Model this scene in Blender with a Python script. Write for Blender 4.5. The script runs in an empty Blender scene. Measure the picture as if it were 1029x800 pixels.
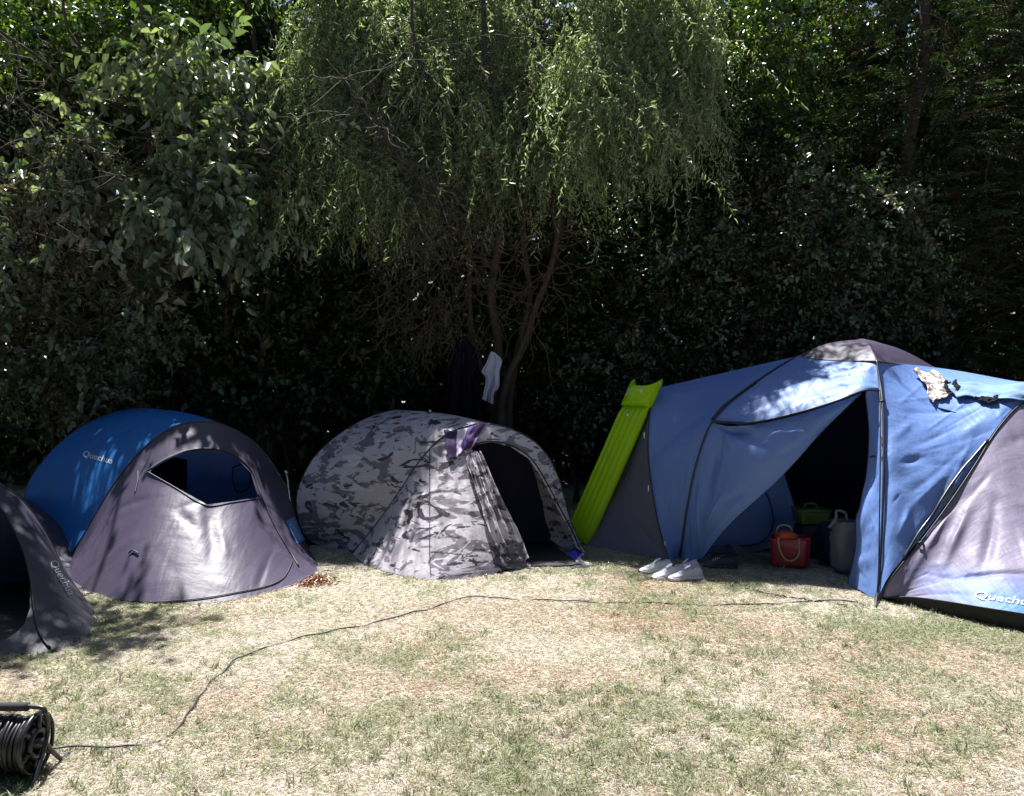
import bpy, bmesh, math, random
import numpy as np
from mathutils import Vector, Matrix
from mathutils.bvhtree import BVHTree

# ------------------------------------------------------------------ camera, light, exposure
scene = bpy.context.scene
COL = scene.collection
F_PX, CX, CY = 800.0, 514.5, 400.0
CAM_H = 1.6
PITCH = math.atan(25.0 / 800.0)
cam_d = bpy.data.cameras.new('camera'); cam = bpy.data.objects.new('camera', cam_d); COL.objects.link(cam)
cam_d.sensor_width = 36.0; cam_d.lens = 36.0 * F_PX / 1029.0
cam_d.clip_start = 0.05; cam_d.clip_end = 3000
cam.location = (0, 0, CAM_H); cam.rotation_euler = (math.pi/2 - PITCH, 0, 0)
scene.camera = cam

SUN_EL, SUN_AZ = 66.0, -20.0        # elevation; azimuth in degrees clockwise from +Y (behind the tents)
world = bpy.data.worlds.new('World'); scene.world = world; world.use_nodes = True
wn = world.node_tree.nodes; wl = world.node_tree.links
bg = wn['Background']; sky = wn.new('ShaderNodeTexSky'); sky.sky_type = 'NISHITA'; sky.sun_disc = False
sky.sun_elevation = math.radians(SUN_EL); sky.sun_rotation = math.radians(SUN_AZ)
sky.air_density = 1.0; sky.dust_density = 1.0
wl.new(sky.outputs['Color'], bg.inputs['Color']); bg.inputs['Strength'].default_value = 0.05
sd = bpy.data.lights.new('sun', 'SUN'); sd.energy = 5.0; sd.angle = math.radians(0.5); sd.color = (1.0, 0.975, 0.955)
sun = bpy.data.objects.new('sun', sd); COL.objects.link(sun)
_e, _a = math.radians(SUN_EL), math.radians(SUN_AZ)
SUND = Vector((math.sin(_a)*math.cos(_e), math.cos(_a)*math.cos(_e), math.sin(_e)))
sun.rotation_euler = SUND.to_track_quat('Z', 'Y').to_euler()
sun.location = (0, 0, 20)
vs = scene.view_settings
scene.display_settings.display_device = 'sRGB'
vs.view_transform = 'Standard'; vs.look = 'None'; vs.gamma = 1.0; vs.use_curve_mapping = False
vs.exposure = 1.5
scene.cycles.max_bounces = 6; scene.cycles.transparent_max_bounces = 6

# ------------------------------------------------------------------ helpers
def W(px, py, Y):
    sx = (px-CX)/F_PX; sy = -(py-CY)/F_PX
    d = np.array([sx, math.cos(PITCH)+sy*math.sin(PITCH), -math.sin(PITCH)+sy*math.cos(PITCH)])
    return d*(Y/d[1]) + np.array([0, 0, CAM_H])
def G(px, py, z=0.0):
    sx = (px-CX)/F_PX; sy = -(py-CY)/F_PX
    d = np.array([sx, math.cos(PITCH)+sy*math.sin(PITCH), -math.sin(PITCH)+sy*math.cos(PITCH)])
    return d*((z-CAM_H)/d[2]) + np.array([0, 0, CAM_H])
def proj(P):
    P = np.asarray(P, float); q = P - np.array([0, 0, CAM_H])
    f = q[..., 1]*math.cos(PITCH) - q[..., 2]*math.sin(PITCH)
    u = q[..., 1]*math.sin(PITCH) + q[..., 2]*math.cos(PITCH)
    return np.stack([CX + F_PX*q[..., 0]/f, CY - F_PX*u/f], -1)
def PW(pts):
    out = []
    for p in pts:
        if len(p) == 2: out.append(G(p[0], p[1]))
        else: out.append(W(*p))
    return np.array(out)
def crv(pts, n):
    """smooth curve through pts, n samples by arc length"""
    P = np.asarray(pts, float)
    if len(P) == 2:
        t = np.linspace(0, 1, n)[:, None]; return P[0]*(1-t)+P[1]*t
    Q = np.vstack([2*P[0]-P[1], P, 2*P[-1]-P[-2]])
    out = []
    for i in range(1, len(Q)-2):
        p0, p1, p2, p3 = Q[i-1], Q[i], Q[i+1], Q[i+2]
        d = [max(1e-6, np.linalg.norm(a-b))**0.5 for a, b in ((p1, p0), (p2, p1), (p3, p2))]
        t0, t1, t2, t3 = 0, d[0], d[0]+d[1], sum(d)
        for t in np.linspace(t1, t2, 16, endpoint=False):
            A1 = (t1-t)/(t1-t0)*p0+(t-t0)/(t1-t0)*p1; A2 = (t2-t)/(t2-t1)*p1+(t-t1)/(t2-t1)*p2
            A3 = (t3-t)/(t3-t2)*p2+(t-t2)/(t3-t2)*p3
            B1 = (t2-t)/(t2-t0)*A1+(t-t0)/(t2-t0)*A2; B2 = (t3-t)/(t3-t1)*A2+(t-t1)/(t3-t1)*A3
            out.append((t2-t)/(t2-t1)*B1+(t-t1)/(t2-t1)*B2)
    out.append(P[-1]); out = np.array(out)
    s = np.r_[0, np.cumsum(np.linalg.norm(np.diff(out, axis=0), axis=1))]
    q = np.linspace(0, s[-1], n)
    return np.stack([np.interp(q, s, out[:, k]) for k in range(3)], 1)
def loft(curves, m):
    C = np.array(curves)                       # k,n,3
    k = len(C)
    if k == 2:
        t = np.linspace(0, 1, m)[:, None, None]; return C[0][None]*(1-t)+C[1][None]*t
    return np.stack([crv(C[:, j], m) for j in range(C.shape[1])], 1)
def coons(c0, c1, d0, d1):
    """c0,c1: (n,3) at v=0,1 ; d0,d1: (m,3) at u=0,1 -> (m,n,3)"""
    n, m = len(c0), len(d0)
    u = np.linspace(0, 1, n)[None, :, None]; v = np.linspace(0, 1, m)[:, None, None]
    L = (1-v)*c0[None]+v*c1[None]; R = (1-u)*d0[:, None]+u*d1[:, None]
    B = (1-u)*(1-v)*c0[0]+u*(1-v)*c0[-1]+(1-u)*v*c1[0]+u*v*c1[-1]
    return L+R-B
def gnormals(g):
    a = np.gradient(g, axis=0); b = np.gradient(g, axis=1)
    n = np.cross(a, b); l = np.linalg.norm(n, axis=2, keepdims=True); n = n/np.maximum(l, 1e-9)
    view = np.array([0, 0, CAM_H])-g
    flip = np.sign((n*view).sum(2).mean()) or 1
    return n*flip
def crease(g, segs):
    """segs: list of (A,B,width,amp) in world: soft ridge along a segment"""
    n = gnormals(g); d = np.zeros(g.shape[:2])
    for A, B, w, amp in segs:
        A = np.asarray(A); B = np.asarray(B); ab = B-A; L2 = (ab*ab).sum()+1e-9
        t = np.clip(((g-A)*ab).sum(2)/L2, 0, 1)
        q = A+t[..., None]*ab; r = np.linalg.norm(g-q, axis=2)
        d += amp*np.exp(-(r/w)**2)*(0.35+0.65*np.sin(np.pi*np.clip(t, 0.02, 0.98)))
    m_, n_ = d.shape; ei = np.minimum(np.arange(m_), m_-1-np.arange(m_))/(.035*m_); ej = np.minimum(np.arange(n_), n_-1-np.arange(n_))/(.035*n_)
    return g+n*(d*np.clip(ei, 0, 1)[:, None]*np.clip(ej, 0, 1)[None, :])[..., None]   # panels stay sewn together along their edges
def crumple(g, seed, count, amp=0.012, w=(0.02, 0.06), length=(0.15, 0.7), focus=None):
    rg = np.random.default_rng(seed); m, n = g.shape[:2]; segs = []
    for i in range(count):
        A = g[rg.integers(m), rg.integers(n)]
        if focus is not None and rg.random() < 0.7:
            Fp = focus[rg.integers(len(focus))]
            B = g[rg.integers(m), rg.integers(n)]; dd = B-Fp; L = np.linalg.norm(dd)+1e-6
            segs.append((Fp, Fp+dd/L*min(L, rg.uniform(*length)*1.6), rg.uniform(*w), amp*rg.uniform(-1, 1)))
        else:
            B = g[rg.integers(m), rg.integers(n)]; dd = B-A; L = np.linalg.norm(dd)+1e-6
            segs.append((A, A+dd/L*min(L, rg.uniform(*length)), rg.uniform(*w), amp*rg.uniform(-1, 1)))
    return crease(g, segs)
def wrinkle(g, seed, count, amp=.01, w=(.02, .06), length=(.2, .9), focus=None):
    g = crumple(g, seed, count, amp*1.25, (.02, .07), (.2, .9), focus)
    return crumple(g, seed+100, count*2, amp*.55, (.008, .02), (.3, 1.1), focus)
def inpoly(P, poly):
    x, y = P[..., 0], P[..., 1]; inside = np.zeros(x.shape, bool); n = len(poly)
    for i in range(n):
        x1, y1 = poly[i]; x2, y2 = poly[(i+1) % n]
        c = ((y1 > y) != (y2 > y)) & (x < (x2-x1)*(y-y1)/((y2-y1) or 1e-9)+x1)
        inside ^= c
    return inside

ORG = {}
def setp(o, label=None, cat=None, group=None, kind=None):
    if label: o['label'] = label
    if cat: o['category'] = cat
    if group: o['group'] = group
    if kind: o['kind'] = kind
    return o
def thing(name, label, cat, loc, group=None):
    o = bpy.data.objects.new(name, None); COL.objects.link(o); o.location = tuple(loc); o.empty_display_size = 0.1
    ORG[o.name] = np.array(loc, float)
    return setp(o, label, cat, group)
def mesh_obj(name, verts, faces, mat, parent=None, smooth=True, org=None, uv=None):
    verts = np.asarray(verts, float)
    if parent is not None: org = ORG[parent.name]
    elif org is None: org = np.zeros(3)
    org = np.asarray(org, float)
    me = bpy.data.meshes.new(name)
    me.from_pydata([tuple(v) for v in (verts-org)], [], [tuple(int(i) for i in f) for f in faces])
    me.update()
    if smooth: me.polygons.foreach_set('use_smooth', [True]*len(me.polygons))
    if mat: me.materials.append(mat)
    o = bpy.data.objects.new(name, me); COL.objects.link(o)
    if parent is not None: o.parent = parent
    else: o.location = tuple(org)
    ORG[o.name] = org
    return o
class MB:
    def __init__(s): s.v = []; s.f = []
    def add(s, V, Fc):
        b = len(s.v); s.v += [tuple(map(float, p)) for p in V]; s.f += [tuple(i+b for i in f) for f in Fc]; return s
    def grid(s, g, close_u=False, keep=None):
        m, n = g.shape[:2]; b = len(s.v); s.v += [tuple(p) for p in g.reshape(-1, 3)]
        for i in range(m-1):
            for j in range(n if close_u else n-1):
                if keep is not None and not keep[i, j]: continue
                j2 = (j+1) % n
                s.f.append((b+i*n+j, b+i*n+j2, b+(i+1)*n+j2, b+(i+1)*n+j))
        return s
    def tube(s, pts, r, sides=8, cap=True):
        P = np.asarray(pts, float); n = len(P); r = np.full(n, r) if np.isscalar(r) else np.asarray(r)
        T = np.gradient(P, axis=0); T /= np.maximum(np.linalg.norm(T, axis=1, keepdims=True), 1e-9)
        a = np.array([0, 0, 1.0]) if abs(T[0][2]) < 0.9 else np.array([1.0, 0, 0])
        u = np.cross(T[0], a); u /= np.linalg.norm(u); rings = []
        for i in range(n):
            u = u-T[i]*(u@T[i]); u /= max(np.linalg.norm(u), 1e-9); w = np.cross(T[i], u)
            an = np.arange(sides)*2*np.pi/sides
            rings.append(P[i]+r[i]*(np.cos(an)[:, None]*u+np.sin(an)[:, None]*w))
        b = len(s.v); s.grid(np.array(rings), close_u=True)
        if cap:
            s.f.append(tuple(range(b+sides-1, b-1, -1))); e = b+(n-1)*sides; s.f.append(tuple(range(e, e+sides)))
        return s
    def box(s, c, h, R=None):
        c = np.array(c, float); R = np.eye(3) if R is None else R
        V = [c+R@(np.array([x, y, z])*np.array(h)) for x in (-1, 1) for y in (-1, 1) for z in (-1, 1)]
        return s.add(V, [(0, 1, 3, 2), (4, 6, 7, 5), (0, 4, 5, 1), (2, 3, 7, 6), (0, 2, 6, 4), (1, 5, 7, 3)])
    def build(s, name, mat, parent=None, smooth=True, org=None): return mesh_obj(name, s.v, s.f, mat, parent, smooth, org)
def grid_obj(name, g, mat, parent=None, hole=None, **k):
    keep = None
    if hole is not None:
        c = (g[:-1, :-1]+g[1:, :-1]+g[:-1, 1:]+g[1:, 1:])/4; pc = proj(c)
        keep = ~inpoly(pc, hole); m, n = g.shape[:2]; g = g.copy()
        full = BVHTree.FromPolygons([Vector(p) for p in g.reshape(-1, 3)], [(i*n+j, i*n+j+1, (i+1)*n+j+1, (i+1)*n+j) for i in range(m-1) for j in range(n-1)])
        cnt = np.zeros((m, n)); tot = np.zeros((m, n))
        for a in (0, 1):
            for b_ in (0, 1):
                cnt[a:a+m-1, b_:b_+n-1] += keep; tot[a:a+m-1, b_:b_+n-1] += 1
        H = np.array(hole, float); H2 = np.roll(H, -1, 0)
        for i, j in np.argwhere((cnt > 0) & (cnt < tot)):
            p = proj(g[i, j]); d = H2-H; t = np.clip(((p-H)*d).sum(1)/np.maximum((d*d).sum(1), 1e-9), 0, 1); q = H+t[:, None]*d
            kk = np.argmin(((q-p)**2).sum(1)); h = hit(full, q[kk][0], q[kk][1], 0)
            if h is not None and np.linalg.norm(h-g[i, j]) < .05: g[i, j] = h
    return MB().grid(g, keep=keep).build(name, mat, parent, **k)
BV = {}
def bvh_of(objs):
    V = []; Fc = []
    for o in objs:
        b = len(V); og = ORG[o.name]
        V += [Vector(np.array(v.co)+og) for v in o.data.vertices]; Fc += [tuple(i+b for i in p.vertices) for p in o.data.polygons]
    return BVHTree.FromPolygons(V, Fc)
def hit(bvh, px, py, off=0.004):
    d = Vector(W(px, py, 1.0)-np.array([0, 0, CAM_H])).normalized()
    r = bvh.ray_cast(Vector((0, 0, CAM_H)), d)
    if r[0] is None: return None
    n = r[1]; n = n if n.dot(d) < 0 else -n
    return np.array(r[0]+n*off)
def drape(bvh, quad, m, n, off, wav=0.0, seed=0, edge=0.06, Yfall=7.0):
    """cloth lying on a surface; quad: 4 image corners (tl,tr,br,bl) as authoring handles"""
    rg = np.random.default_rng(seed); g = np.zeros((m, n, 3)); last = None
    ph = rg.uniform(0, 6, 6)
    for i in range(m):
        for j in range(n):
            v = i/(m-1); u = j/(n-1)
            q = [np.array(p, float) for p in quad]
            p = (1-v)*((1-u)*q[0]+u*q[1])+v*((1-u)*q[3]+u*q[2])
            p = p+np.array([math.sin(v*7+ph[0])+math.sin(v*17+ph[1])*.5, math.sin(u*8+ph[2])+math.sin(u*19+ph[3])*.5])*edge*20
            w = wav*(math.sin(u*9+2*v+ph[4])+.6*math.sin(v*11-3*u+ph[5])+.4*math.sin(23*u+5*v))
            h = hit(bvh, p[0], p[1], off+wav*1.6+w)
            if h is None: h = (last if last is not None else W(p[0], p[1], Yfall))
            g[i, j] = h; last = h
    return g

# ------------------------------------------------------------------ materials
def newmat(name):
    m = bpy.data.materials.new(name); m.use_nodes = True; return m, m.node_tree.nodes, m.node_tree.links
def simple(name, col, rough=0.6, spec=0.5, metal=0.0, noise=0.15, scale=20, bump=0.0, bscale=60):
    m, N, L = newmat(name); b = N['Principled BSDF']
    b.inputs['Roughness'].default_value = rough; b.inputs['Specular IOR Level'].default_value = spec; b.inputs['Metallic'].default_value = metal
    tc = N.new('ShaderNodeTexCoord'); nz = N.new('ShaderNodeTexNoise'); nz.inputs['Scale'].default_value = scale; nz.inputs['Detail'].default_value = 4
    L.new(tc.outputs['Object'], nz.inputs['Vector'])
    mx = N.new('ShaderNodeMix'); mx.data_type = 'RGBA'
    mx.inputs['A'].default_value = tuple(c*(1-noise) for c in col)+(1,); mx.inputs['B'].default_value = tuple(min(1, c*(1+noise)) for c in col)+(1,)
    L.new(nz.outputs['Fac'], mx.inputs['Factor']); L.new(mx.outputs['Result'], b.inputs['Base Color'])
    if bump:
        n2 = N.new('ShaderNodeTexNoise'); n2.inputs['Scale'].default_value = bscale; n2.inputs['Detail'].default_value = 5
        bp = N.new('ShaderNodeBump'); bp.inputs['Strength'].default_value = bump; bp.inputs['Distance'].default_value = 0.01
        L.new(tc.outputs['Object'], n2.inputs['Vector']); L.new(n2.outputs['Fac'], bp.inputs['Height']); L.new(bp.outputs['Normal'], b.inputs['Normal'])
    return m
def fabric(name, col, rough=0.42, trans=0.18, tcol=None, bump=0.3, spec=0.3, crinkle=7.0, camo=False, band=None):
    m, N, L = newmat(name); b = N['Principled BSDF']; out = N['Material Output']
    b.inputs['Specular IOR Level'].default_value = spec
    tc = N.new('ShaderNodeTexCoord')
    n1 = N.new('ShaderNodeTexNoise'); n1.inputs['Scale'].default_value = 2.5; n1.inputs['Detail'].default_value = 3
    L.new(tc.outputs['Object'], n1.inputs['Vector'])
    mx = N.new('ShaderNodeMix'); mx.data_type = 'RGBA'
    mx.inputs['A'].default_value = tuple(c*0.86 for c in col)+(1,); mx.inputs['B'].default_value = tuple(c*1.12 for c in col)+(1,)
    L.new(n1.outputs['Fac'], mx.inputs['Factor']); colout = mx.outputs['Result']
    if camo:
        mp = N.new('ShaderNodeMapping'); mp.inputs['Scale'].default_value = (2.3, 2.3, 5.6); L.new(tc.outputs['Object'], mp.inputs['Vector'])
        def blob(off, th, sc):
            m2 = N.new('ShaderNodeMapping'); m2.inputs['Location'].default_value = off; L.new(mp.outputs['Vector'], m2.inputs['Vector'])
            z = N.new('ShaderNodeTexNoise'); z.inputs['Scale'].default_value = sc; z.inputs['Detail'].default_value = 3.2; z.inputs['Roughness'].default_value = .55; z.inputs['Distortion'].default_value = 2.2
            L.new(m2.outputs['Vector'], z.inputs['Vector'])
            r = N.new('ShaderNodeMapRange'); r.interpolation_type = 'SMOOTHSTEP'; r.inputs['From Min'].default_value = th-.012; r.inputs['From Max'].default_value = th+.012; L.new(z.outputs['Fac'], r.inputs['Value']); return r.outputs[0]
        def mixc(a, fac, c):
            q = N.new('ShaderNodeMix'); q.data_type = 'RGBA'; L.new(a, q.inputs['A']); q.inputs['B'].default_value = c+(1,); L.new(fac, q.inputs['Factor']); return q.outputs['Result']
        colout = mixc(colout, blob((0, 0, 0), .52, 1.0), (.19, .172, .205))
        colout = mixc(colout, blob((7, 3, 1), .60, 1.3), (.06, .054, .065))
        colout = mixc(colout, blob((3, 9, 5), .60, 1.8), (.58, .56, .58))
    if band:   # printed colour band, softly faded, measured from the hem
        (z0, z1, x0, x1, bc) = band
        sp = N.new('ShaderNodeSeparateXYZ'); L.new(tc.outputs['Object'], sp.inputs[0])
        a = N.new('ShaderNodeMapRange'); a.inputs['From Min'].default_value = z1; a.inputs['From Max'].default_value = z0; L.new(sp.outputs['Z'], a.inputs['Value'])
        c = N.new('ShaderNodeMapRange'); c.inputs['From Min'].default_value = x0; c.inputs['From Max'].default_value = x1; L.new(sp.outputs['X'], c.inputs['Value'])
        mu = N.new('ShaderNodeMath'); mu.operation = 'MULTIPLY'; L.new(a.outputs[0], mu.inputs[0]); L.new(c.outputs[0], mu.inputs[1])
        q = N.new('ShaderNodeMix'); q.data_type = 'RGBA'; L.new(mu.outputs[0], q.inputs['Factor']); L.new(colout, q.inputs['A']); q.inputs['B'].default_value = bc+(1,); colout = q.outputs['Result']
    L.new(colout, b.inputs['Base Color'])
    # roughness variation and crinkles
    rr = N.new('ShaderNodeMapRange'); rr.inputs['To Min'].default_value = rough*0.85; rr.inputs['To Max'].default_value = rough*1.2
    L.new(n1.outputs['Fac'], rr.inputs['Value']); L.new(rr.outputs[0], b.inputs['Roughness'])
    hs = []
    for rot, scl in (((.4, .9, .3), (1.0, .16, .45)), ((-.5, -.7, 1.2), (1.0, .22, .14)), ((.9, .1, -.6), (.3, 1.0, .12))):
        mp2 = N.new('ShaderNodeMapping'); mp2.inputs['Scale'].default_value = scl; mp2.inputs['Rotation'].default_value = rot
        nz = N.new('ShaderNodeTexNoise'); nz.inputs['Scale'].default_value = crinkle*1.6; nz.inputs['Detail'].default_value = 3; nz.inputs['Distortion'].default_value = .25
        L.new(tc.outputs['Object'], mp2.inputs['Vector']); L.new(mp2.outputs['Vector'], nz.inputs['Vector']); hs.append(nz.outputs['Fac'])
    ad = N.new('ShaderNodeMath'); ad.operation = 'ADD'; L.new(hs[0], ad.inputs[0]); L.new(hs[1], ad.inputs[1])
    ab = N.new('ShaderNodeMath'); ab.operation = 'ADD'; L.new(ad.outputs[0], ab.inputs[0]); L.new(hs[2], ab.inputs[1])
    bp = N.new('ShaderNodeBump'); bp.inputs['Strength'].default_value = bump; bp.inputs['Distance'].default_value = 0.03
    L.new(ab.outputs[0], bp.inputs['Height'])
    wv = N.new('ShaderNodeTexNoise'); wv.inputs['Scale'].default_value = 45; wv.inputs['Detail'].default_value = 3; L.new(tc.outputs['Object'], wv.inputs['Vector'])
    b2 = N.new('ShaderNodeBump'); b2.inputs['Strength'].default_value = bump*.5; b2.inputs['Distance'].default_value = 0.006
    L.new(wv.outputs['Fac'], b2.inputs['Height']); L.new(bp.outputs['Normal'], b2.inputs['Normal']); L.new(b2.outputs['Normal'], b.inputs['Normal'])
    if trans > 0:
        tr = N.new('ShaderNodeBsdfTranslucent')
        if tcol: tr.inputs['Color'].default_value = tcol+(1,)
        else: L.new(colout, tr.inputs['Color'])
        ms = N.new('ShaderNodeMixShader'); ms.inputs[0].default_value = trans
        L.new(b.outputs[0], ms.inputs[1]); L.new(tr.outputs[0], ms.inputs[2]); L.new(ms.outputs[0], out.inputs['Surface'])
    return m
def leafmat(name, trans=0.35, rough=0.42, spec=0.5, tint=(1.5, 1.7, .6)):
    m, N, L = newmat(name); b = N['Principled BSDF']; out = N['Material Output']
    at = N.new('ShaderNodeAttribute'); at.attribute_name = 'col'
    b.inputs['Roughness'].default_value = rough; b.inputs['Specular IOR Level'].default_value = spec
    L.new(at.outputs['Color'], b.inputs['Base Color'])
    mu = N.new('ShaderNodeMix'); mu.data_type = 'RGBA'; mu.blend_type = 'MULTIPLY'; mu.inputs['Factor'].default_value = 1
    L.new(at.outputs['Color'], mu.inputs['A']); mu.inputs['B'].default_value = tint+(1,)
    tr = N.new('ShaderNodeBsdfTranslucent'); L.new(mu.outputs['Result'], tr.inputs['Color'])
    ms = N.new('ShaderNodeMixShader'); ms.inputs[0].default_value = trans
    L.new(b.outputs[0], ms.inputs[1]); L.new(tr.outputs[0], ms.inputs[2]); L.new(ms.outputs[0], out.inputs['Surface'])
    return m
M = {}
M['blue_deep'] = fabric('blue_deep_fabric', (.04, .25, .72), rough=.45, trans=.45)
M['blue'] = fabric('blue_fabric', (.17, .29, .64), rough=.48, spec=.25, trans=.28, bump=.3, crinkle=7)
M['grey'] = fabric('grey_fabric', (.055, .046, .078), rough=.44, trans=.06, bump=.22, crinkle=4.5)
M['grey_dark'] = fabric('dark_grey_fabric', (.04, .038, .062), rough=.5, trans=.05)
M['grey_big'] = fabric('grey_big_tent_fabric', (.13, .12, .17), rough=.5, trans=.1, crinkle=6)
M['camo'] = fabric('camouflage_fabric', (.50, .465, .52), rough=.33, trans=.1, camo=True, crinkle=8)
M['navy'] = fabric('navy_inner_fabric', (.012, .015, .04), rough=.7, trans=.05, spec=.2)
M['inner_blue'] = fabric('inner_blue_fabric', (.25, .42, .75), rough=.7, trans=.4, spec=.2)
M['inner_pale'] = fabric('inner_pale_fabric', (.16, .19, .26), rough=.7, trans=.2, spec=.2)
M['white_fab'] = fabric('white_cloth', (.72, .72, .76), rough=.85, trans=.15, spec=.1, crinkle=14)
M['black'] = simple('black_webbing', (.012, .012, .014), rough=.55)
M['pole'] = simple('black_pole', (.02, .02, .024), rough=.35)
M['sheet'] = simple('black_groundsheet', (.01, .01, .012), rough=.6, bump=.4, bscale=12)
M['print'] = simple('white_print', (.75, .78, .8), rough=.6)
M['steel'] = simple('steel_peg', (.5, .5, .52), rough=.35, metal=1.0)
M['print_dim'] = simple('dull_white_print', (.45, .47, .5), rough=.6)
M['print_blue'] = simple('blue_print', (.05, .2, .5), rough=.6)
M['cord'] = simple('white_guy_cord', (.7, .7, .66), rough=.7)
M['cable'] = simple('black_cable', (.018, .018, .02), rough=.45)
M['green_air'] = fabric('lime_vinyl', (.46, .78, .02), rough=.32, trans=.4, bump=.12, crinkle=5, tcol=(.4, .8, .03))
def barkmat(name, col):
    m = simple(name, col, rough=.85, spec=.2, noise=.45, scale=14, bump=.9, bscale=30); return m
M['bark'] = barkmat('bark', (.06, .05, .042)); M['twig'] = barkmat('twig_bark', (.10, .085, .07))
M['leaf'] = leafmat('leaf_broad', trans=.28, rough=.36, spec=.9)
M['leaf_will'] = leafmat('leaf_willow', trans=.4, rough=.4, tint=(1.25, 1.4, .8))
M['leaf_dark'] = leafmat('leaf_dark', trans=.22, rough=.38)
M['needle'] = leafmat('needle_leaf', trans=.15, rough=.55, spec=.3)
M['grass'] = leafmat('grass_blade', trans=.42, rough=.6, spec=.25, tint=(1.0, 1.0, .85))

# ------------------------------------------------------------------ numpy noise + big point-cloud meshes
def vnoise(x, y, seed=0, scale=1.0):
    rg = np.random.default_rng(seed); T = rg.random((64, 64))
    x = x*scale+13.7; y = y*scale+5.1; xi = np.floor(x).astype(int); yi = np.floor(y).astype(int)
    fx = x-xi; fy = y-yi; fx = fx*fx*(3-2*fx); fy = fy*fy*(3-2*fy)
    g = lambda a, b: T[a % 64, b % 64]
    return (g(xi, yi)*(1-fx)+g(xi+1, yi)*fx)*(1-fy)+(g(xi, yi+1)*(1-fx)+g(xi+1, yi+1)*fx)*fy
def fbm(x, y, seed=0, scale=1.0, oct=4):
    s = 0; a = .5; t = 0
    for k in range(oct): s = s+a*vnoise(x, y, seed+k, scale*2**k); t += a; a *= .55
    return s/t
def fast_mesh(name, V, polys, cols, mat, parent=None, org=None, smooth=False):
    """V (n,3); polys (m,k) same size; cols (n,3)"""
    if parent is not None: org = ORG[parent.name]
    org = np.zeros(3) if org is None else np.asarray(org, float)
    me = bpy.data.meshes.new(name); n = len(V); m, k = polys.shape
    me.vertices.add(n); me.vertices.foreach_set('co', (V-org).astype(np.float32).ravel())
    me.loops.add(m*k); me.loops.foreach_set('vertex_index', polys.astype(np.int32).ravel())
    me.polygons.add(m); me.polygons.foreach_set('loop_start', (np.arange(m)*k).astype(np.int32))
    me.polygons.foreach_set('loop_total', np.full(m, k, np.int32))
    if smooth: me.polygons.foreach_set('use_smooth', np.ones(m, bool))
    me.update(calc_edges=True)
    ca = me.color_attributes.new('col', 'FLOAT_COLOR', 'POINT')
    ca.data.foreach_set('color', np.c_[np.clip(cols, 0, 1), np.ones(n)].astype(np.float32).ravel())
    me.materials.append(mat)
    o = bpy.data.objects.new(name, me); COL.objects.link(o)
    if parent is not None: o.parent = parent
    else: o.location = tuple(org)
    ORG[o.name] = org
    return o
def norm(a): return a/np.maximum(np.linalg.norm(a, axis=-1, keepdims=True), 1e-9)
def leaves(P, D, Nn, L, Wd, fold=.25, curl=.15, col=None, rg=None):
    """leaf blades: base P, direction D, normal Nn, length L, half-width Wd -> V, polys, cols (6 verts, 2 quads)"""
    D = norm(D); S = norm(np.cross(D, Nn)); N2 = norm(np.cross(S, D)); n = len(P)
    L = L[:, None]; Wd = Wd[:, None]
    tip = P+D*L-N2*L*curl
    a = P+D*L*.33; b = P+D*L*.72-N2*L*curl*.45
    up = N2*Wd*fold*1.6
    V = np.stack([P, a+S*Wd+up, b+S*Wd*.72+up*.8, tip, b-S*Wd*.72+up*.8, a-S*Wd+up], 1).reshape(-1, 3)
    i = np.arange(n)[:, None]*6
    polys = np.concatenate([i+np.array([[0, 1, 2, 3]]), i+np.array([[0, 3, 4, 5]])])
    return V, polys, np.repeat(col, 6, axis=0)
def in_ellipsoids(rg, ells, n, shell=.55):
    """ells: list of (cx,cy,cz,rx,ry,rz). points biased to outside of blobs"""
    w = np.array([e[3]*e[4]*e[5] for e in ells])**(2/3.); idx = rg.choice(len(ells), n, p=w/w.sum())
    E = np.array(ells)[idx]; d = norm(rg.normal(size=(n, 3))); r = (shell+(1-shell)*rg.random(n))**.6
    # lumpy radius
    lump = .82+.3*np.sin(d[:, 0]*5+E[:, 0]*3)*np.sin(d[:, 1]*4+E[:, 1]*5)*np.sin(d[:, 2]*6+E[:, 2])
    return E[:, :3]+d*E[:, 3:6]*(r*lump)[:, None], d
def palette(rg, n, cols, jit=.2):
    c = np.array(cols)[rg.integers(len(cols), size=n)]; return c*(1+jit*rg.normal(size=(n, 1)))
def lightclip(O, rg, slack=0.0):
    """the crowns lean back from the lawn: nothing grows out over the tents beyond this slope"""
    m = 1.2+2.4*(O[:, 1]-7.15)+.15*np.sin(O[:, 0]*2.3)+slack
    m = m+np.where(O[:, 0] < -3.0, .45, 0)-np.where((O[:, 0] > -2.6) & (O[:, 0] < .3), .6, 0)-2.4*np.clip((fbm(O[:, 0]+20, O[:, 1]*1.3+20, 77, 1.5, 2)-.47)*5, 0, 1)*(O[:, 0] < 3.0)*np.where(O[:, 0] < -1.2, .55, 1)  # gaps opened in the crowns to shape dappled sun on the tents
    return (O[:, 2] < m+rg.normal(0, .12, len(O))) & (O[:, 2] < 7.1)
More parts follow.
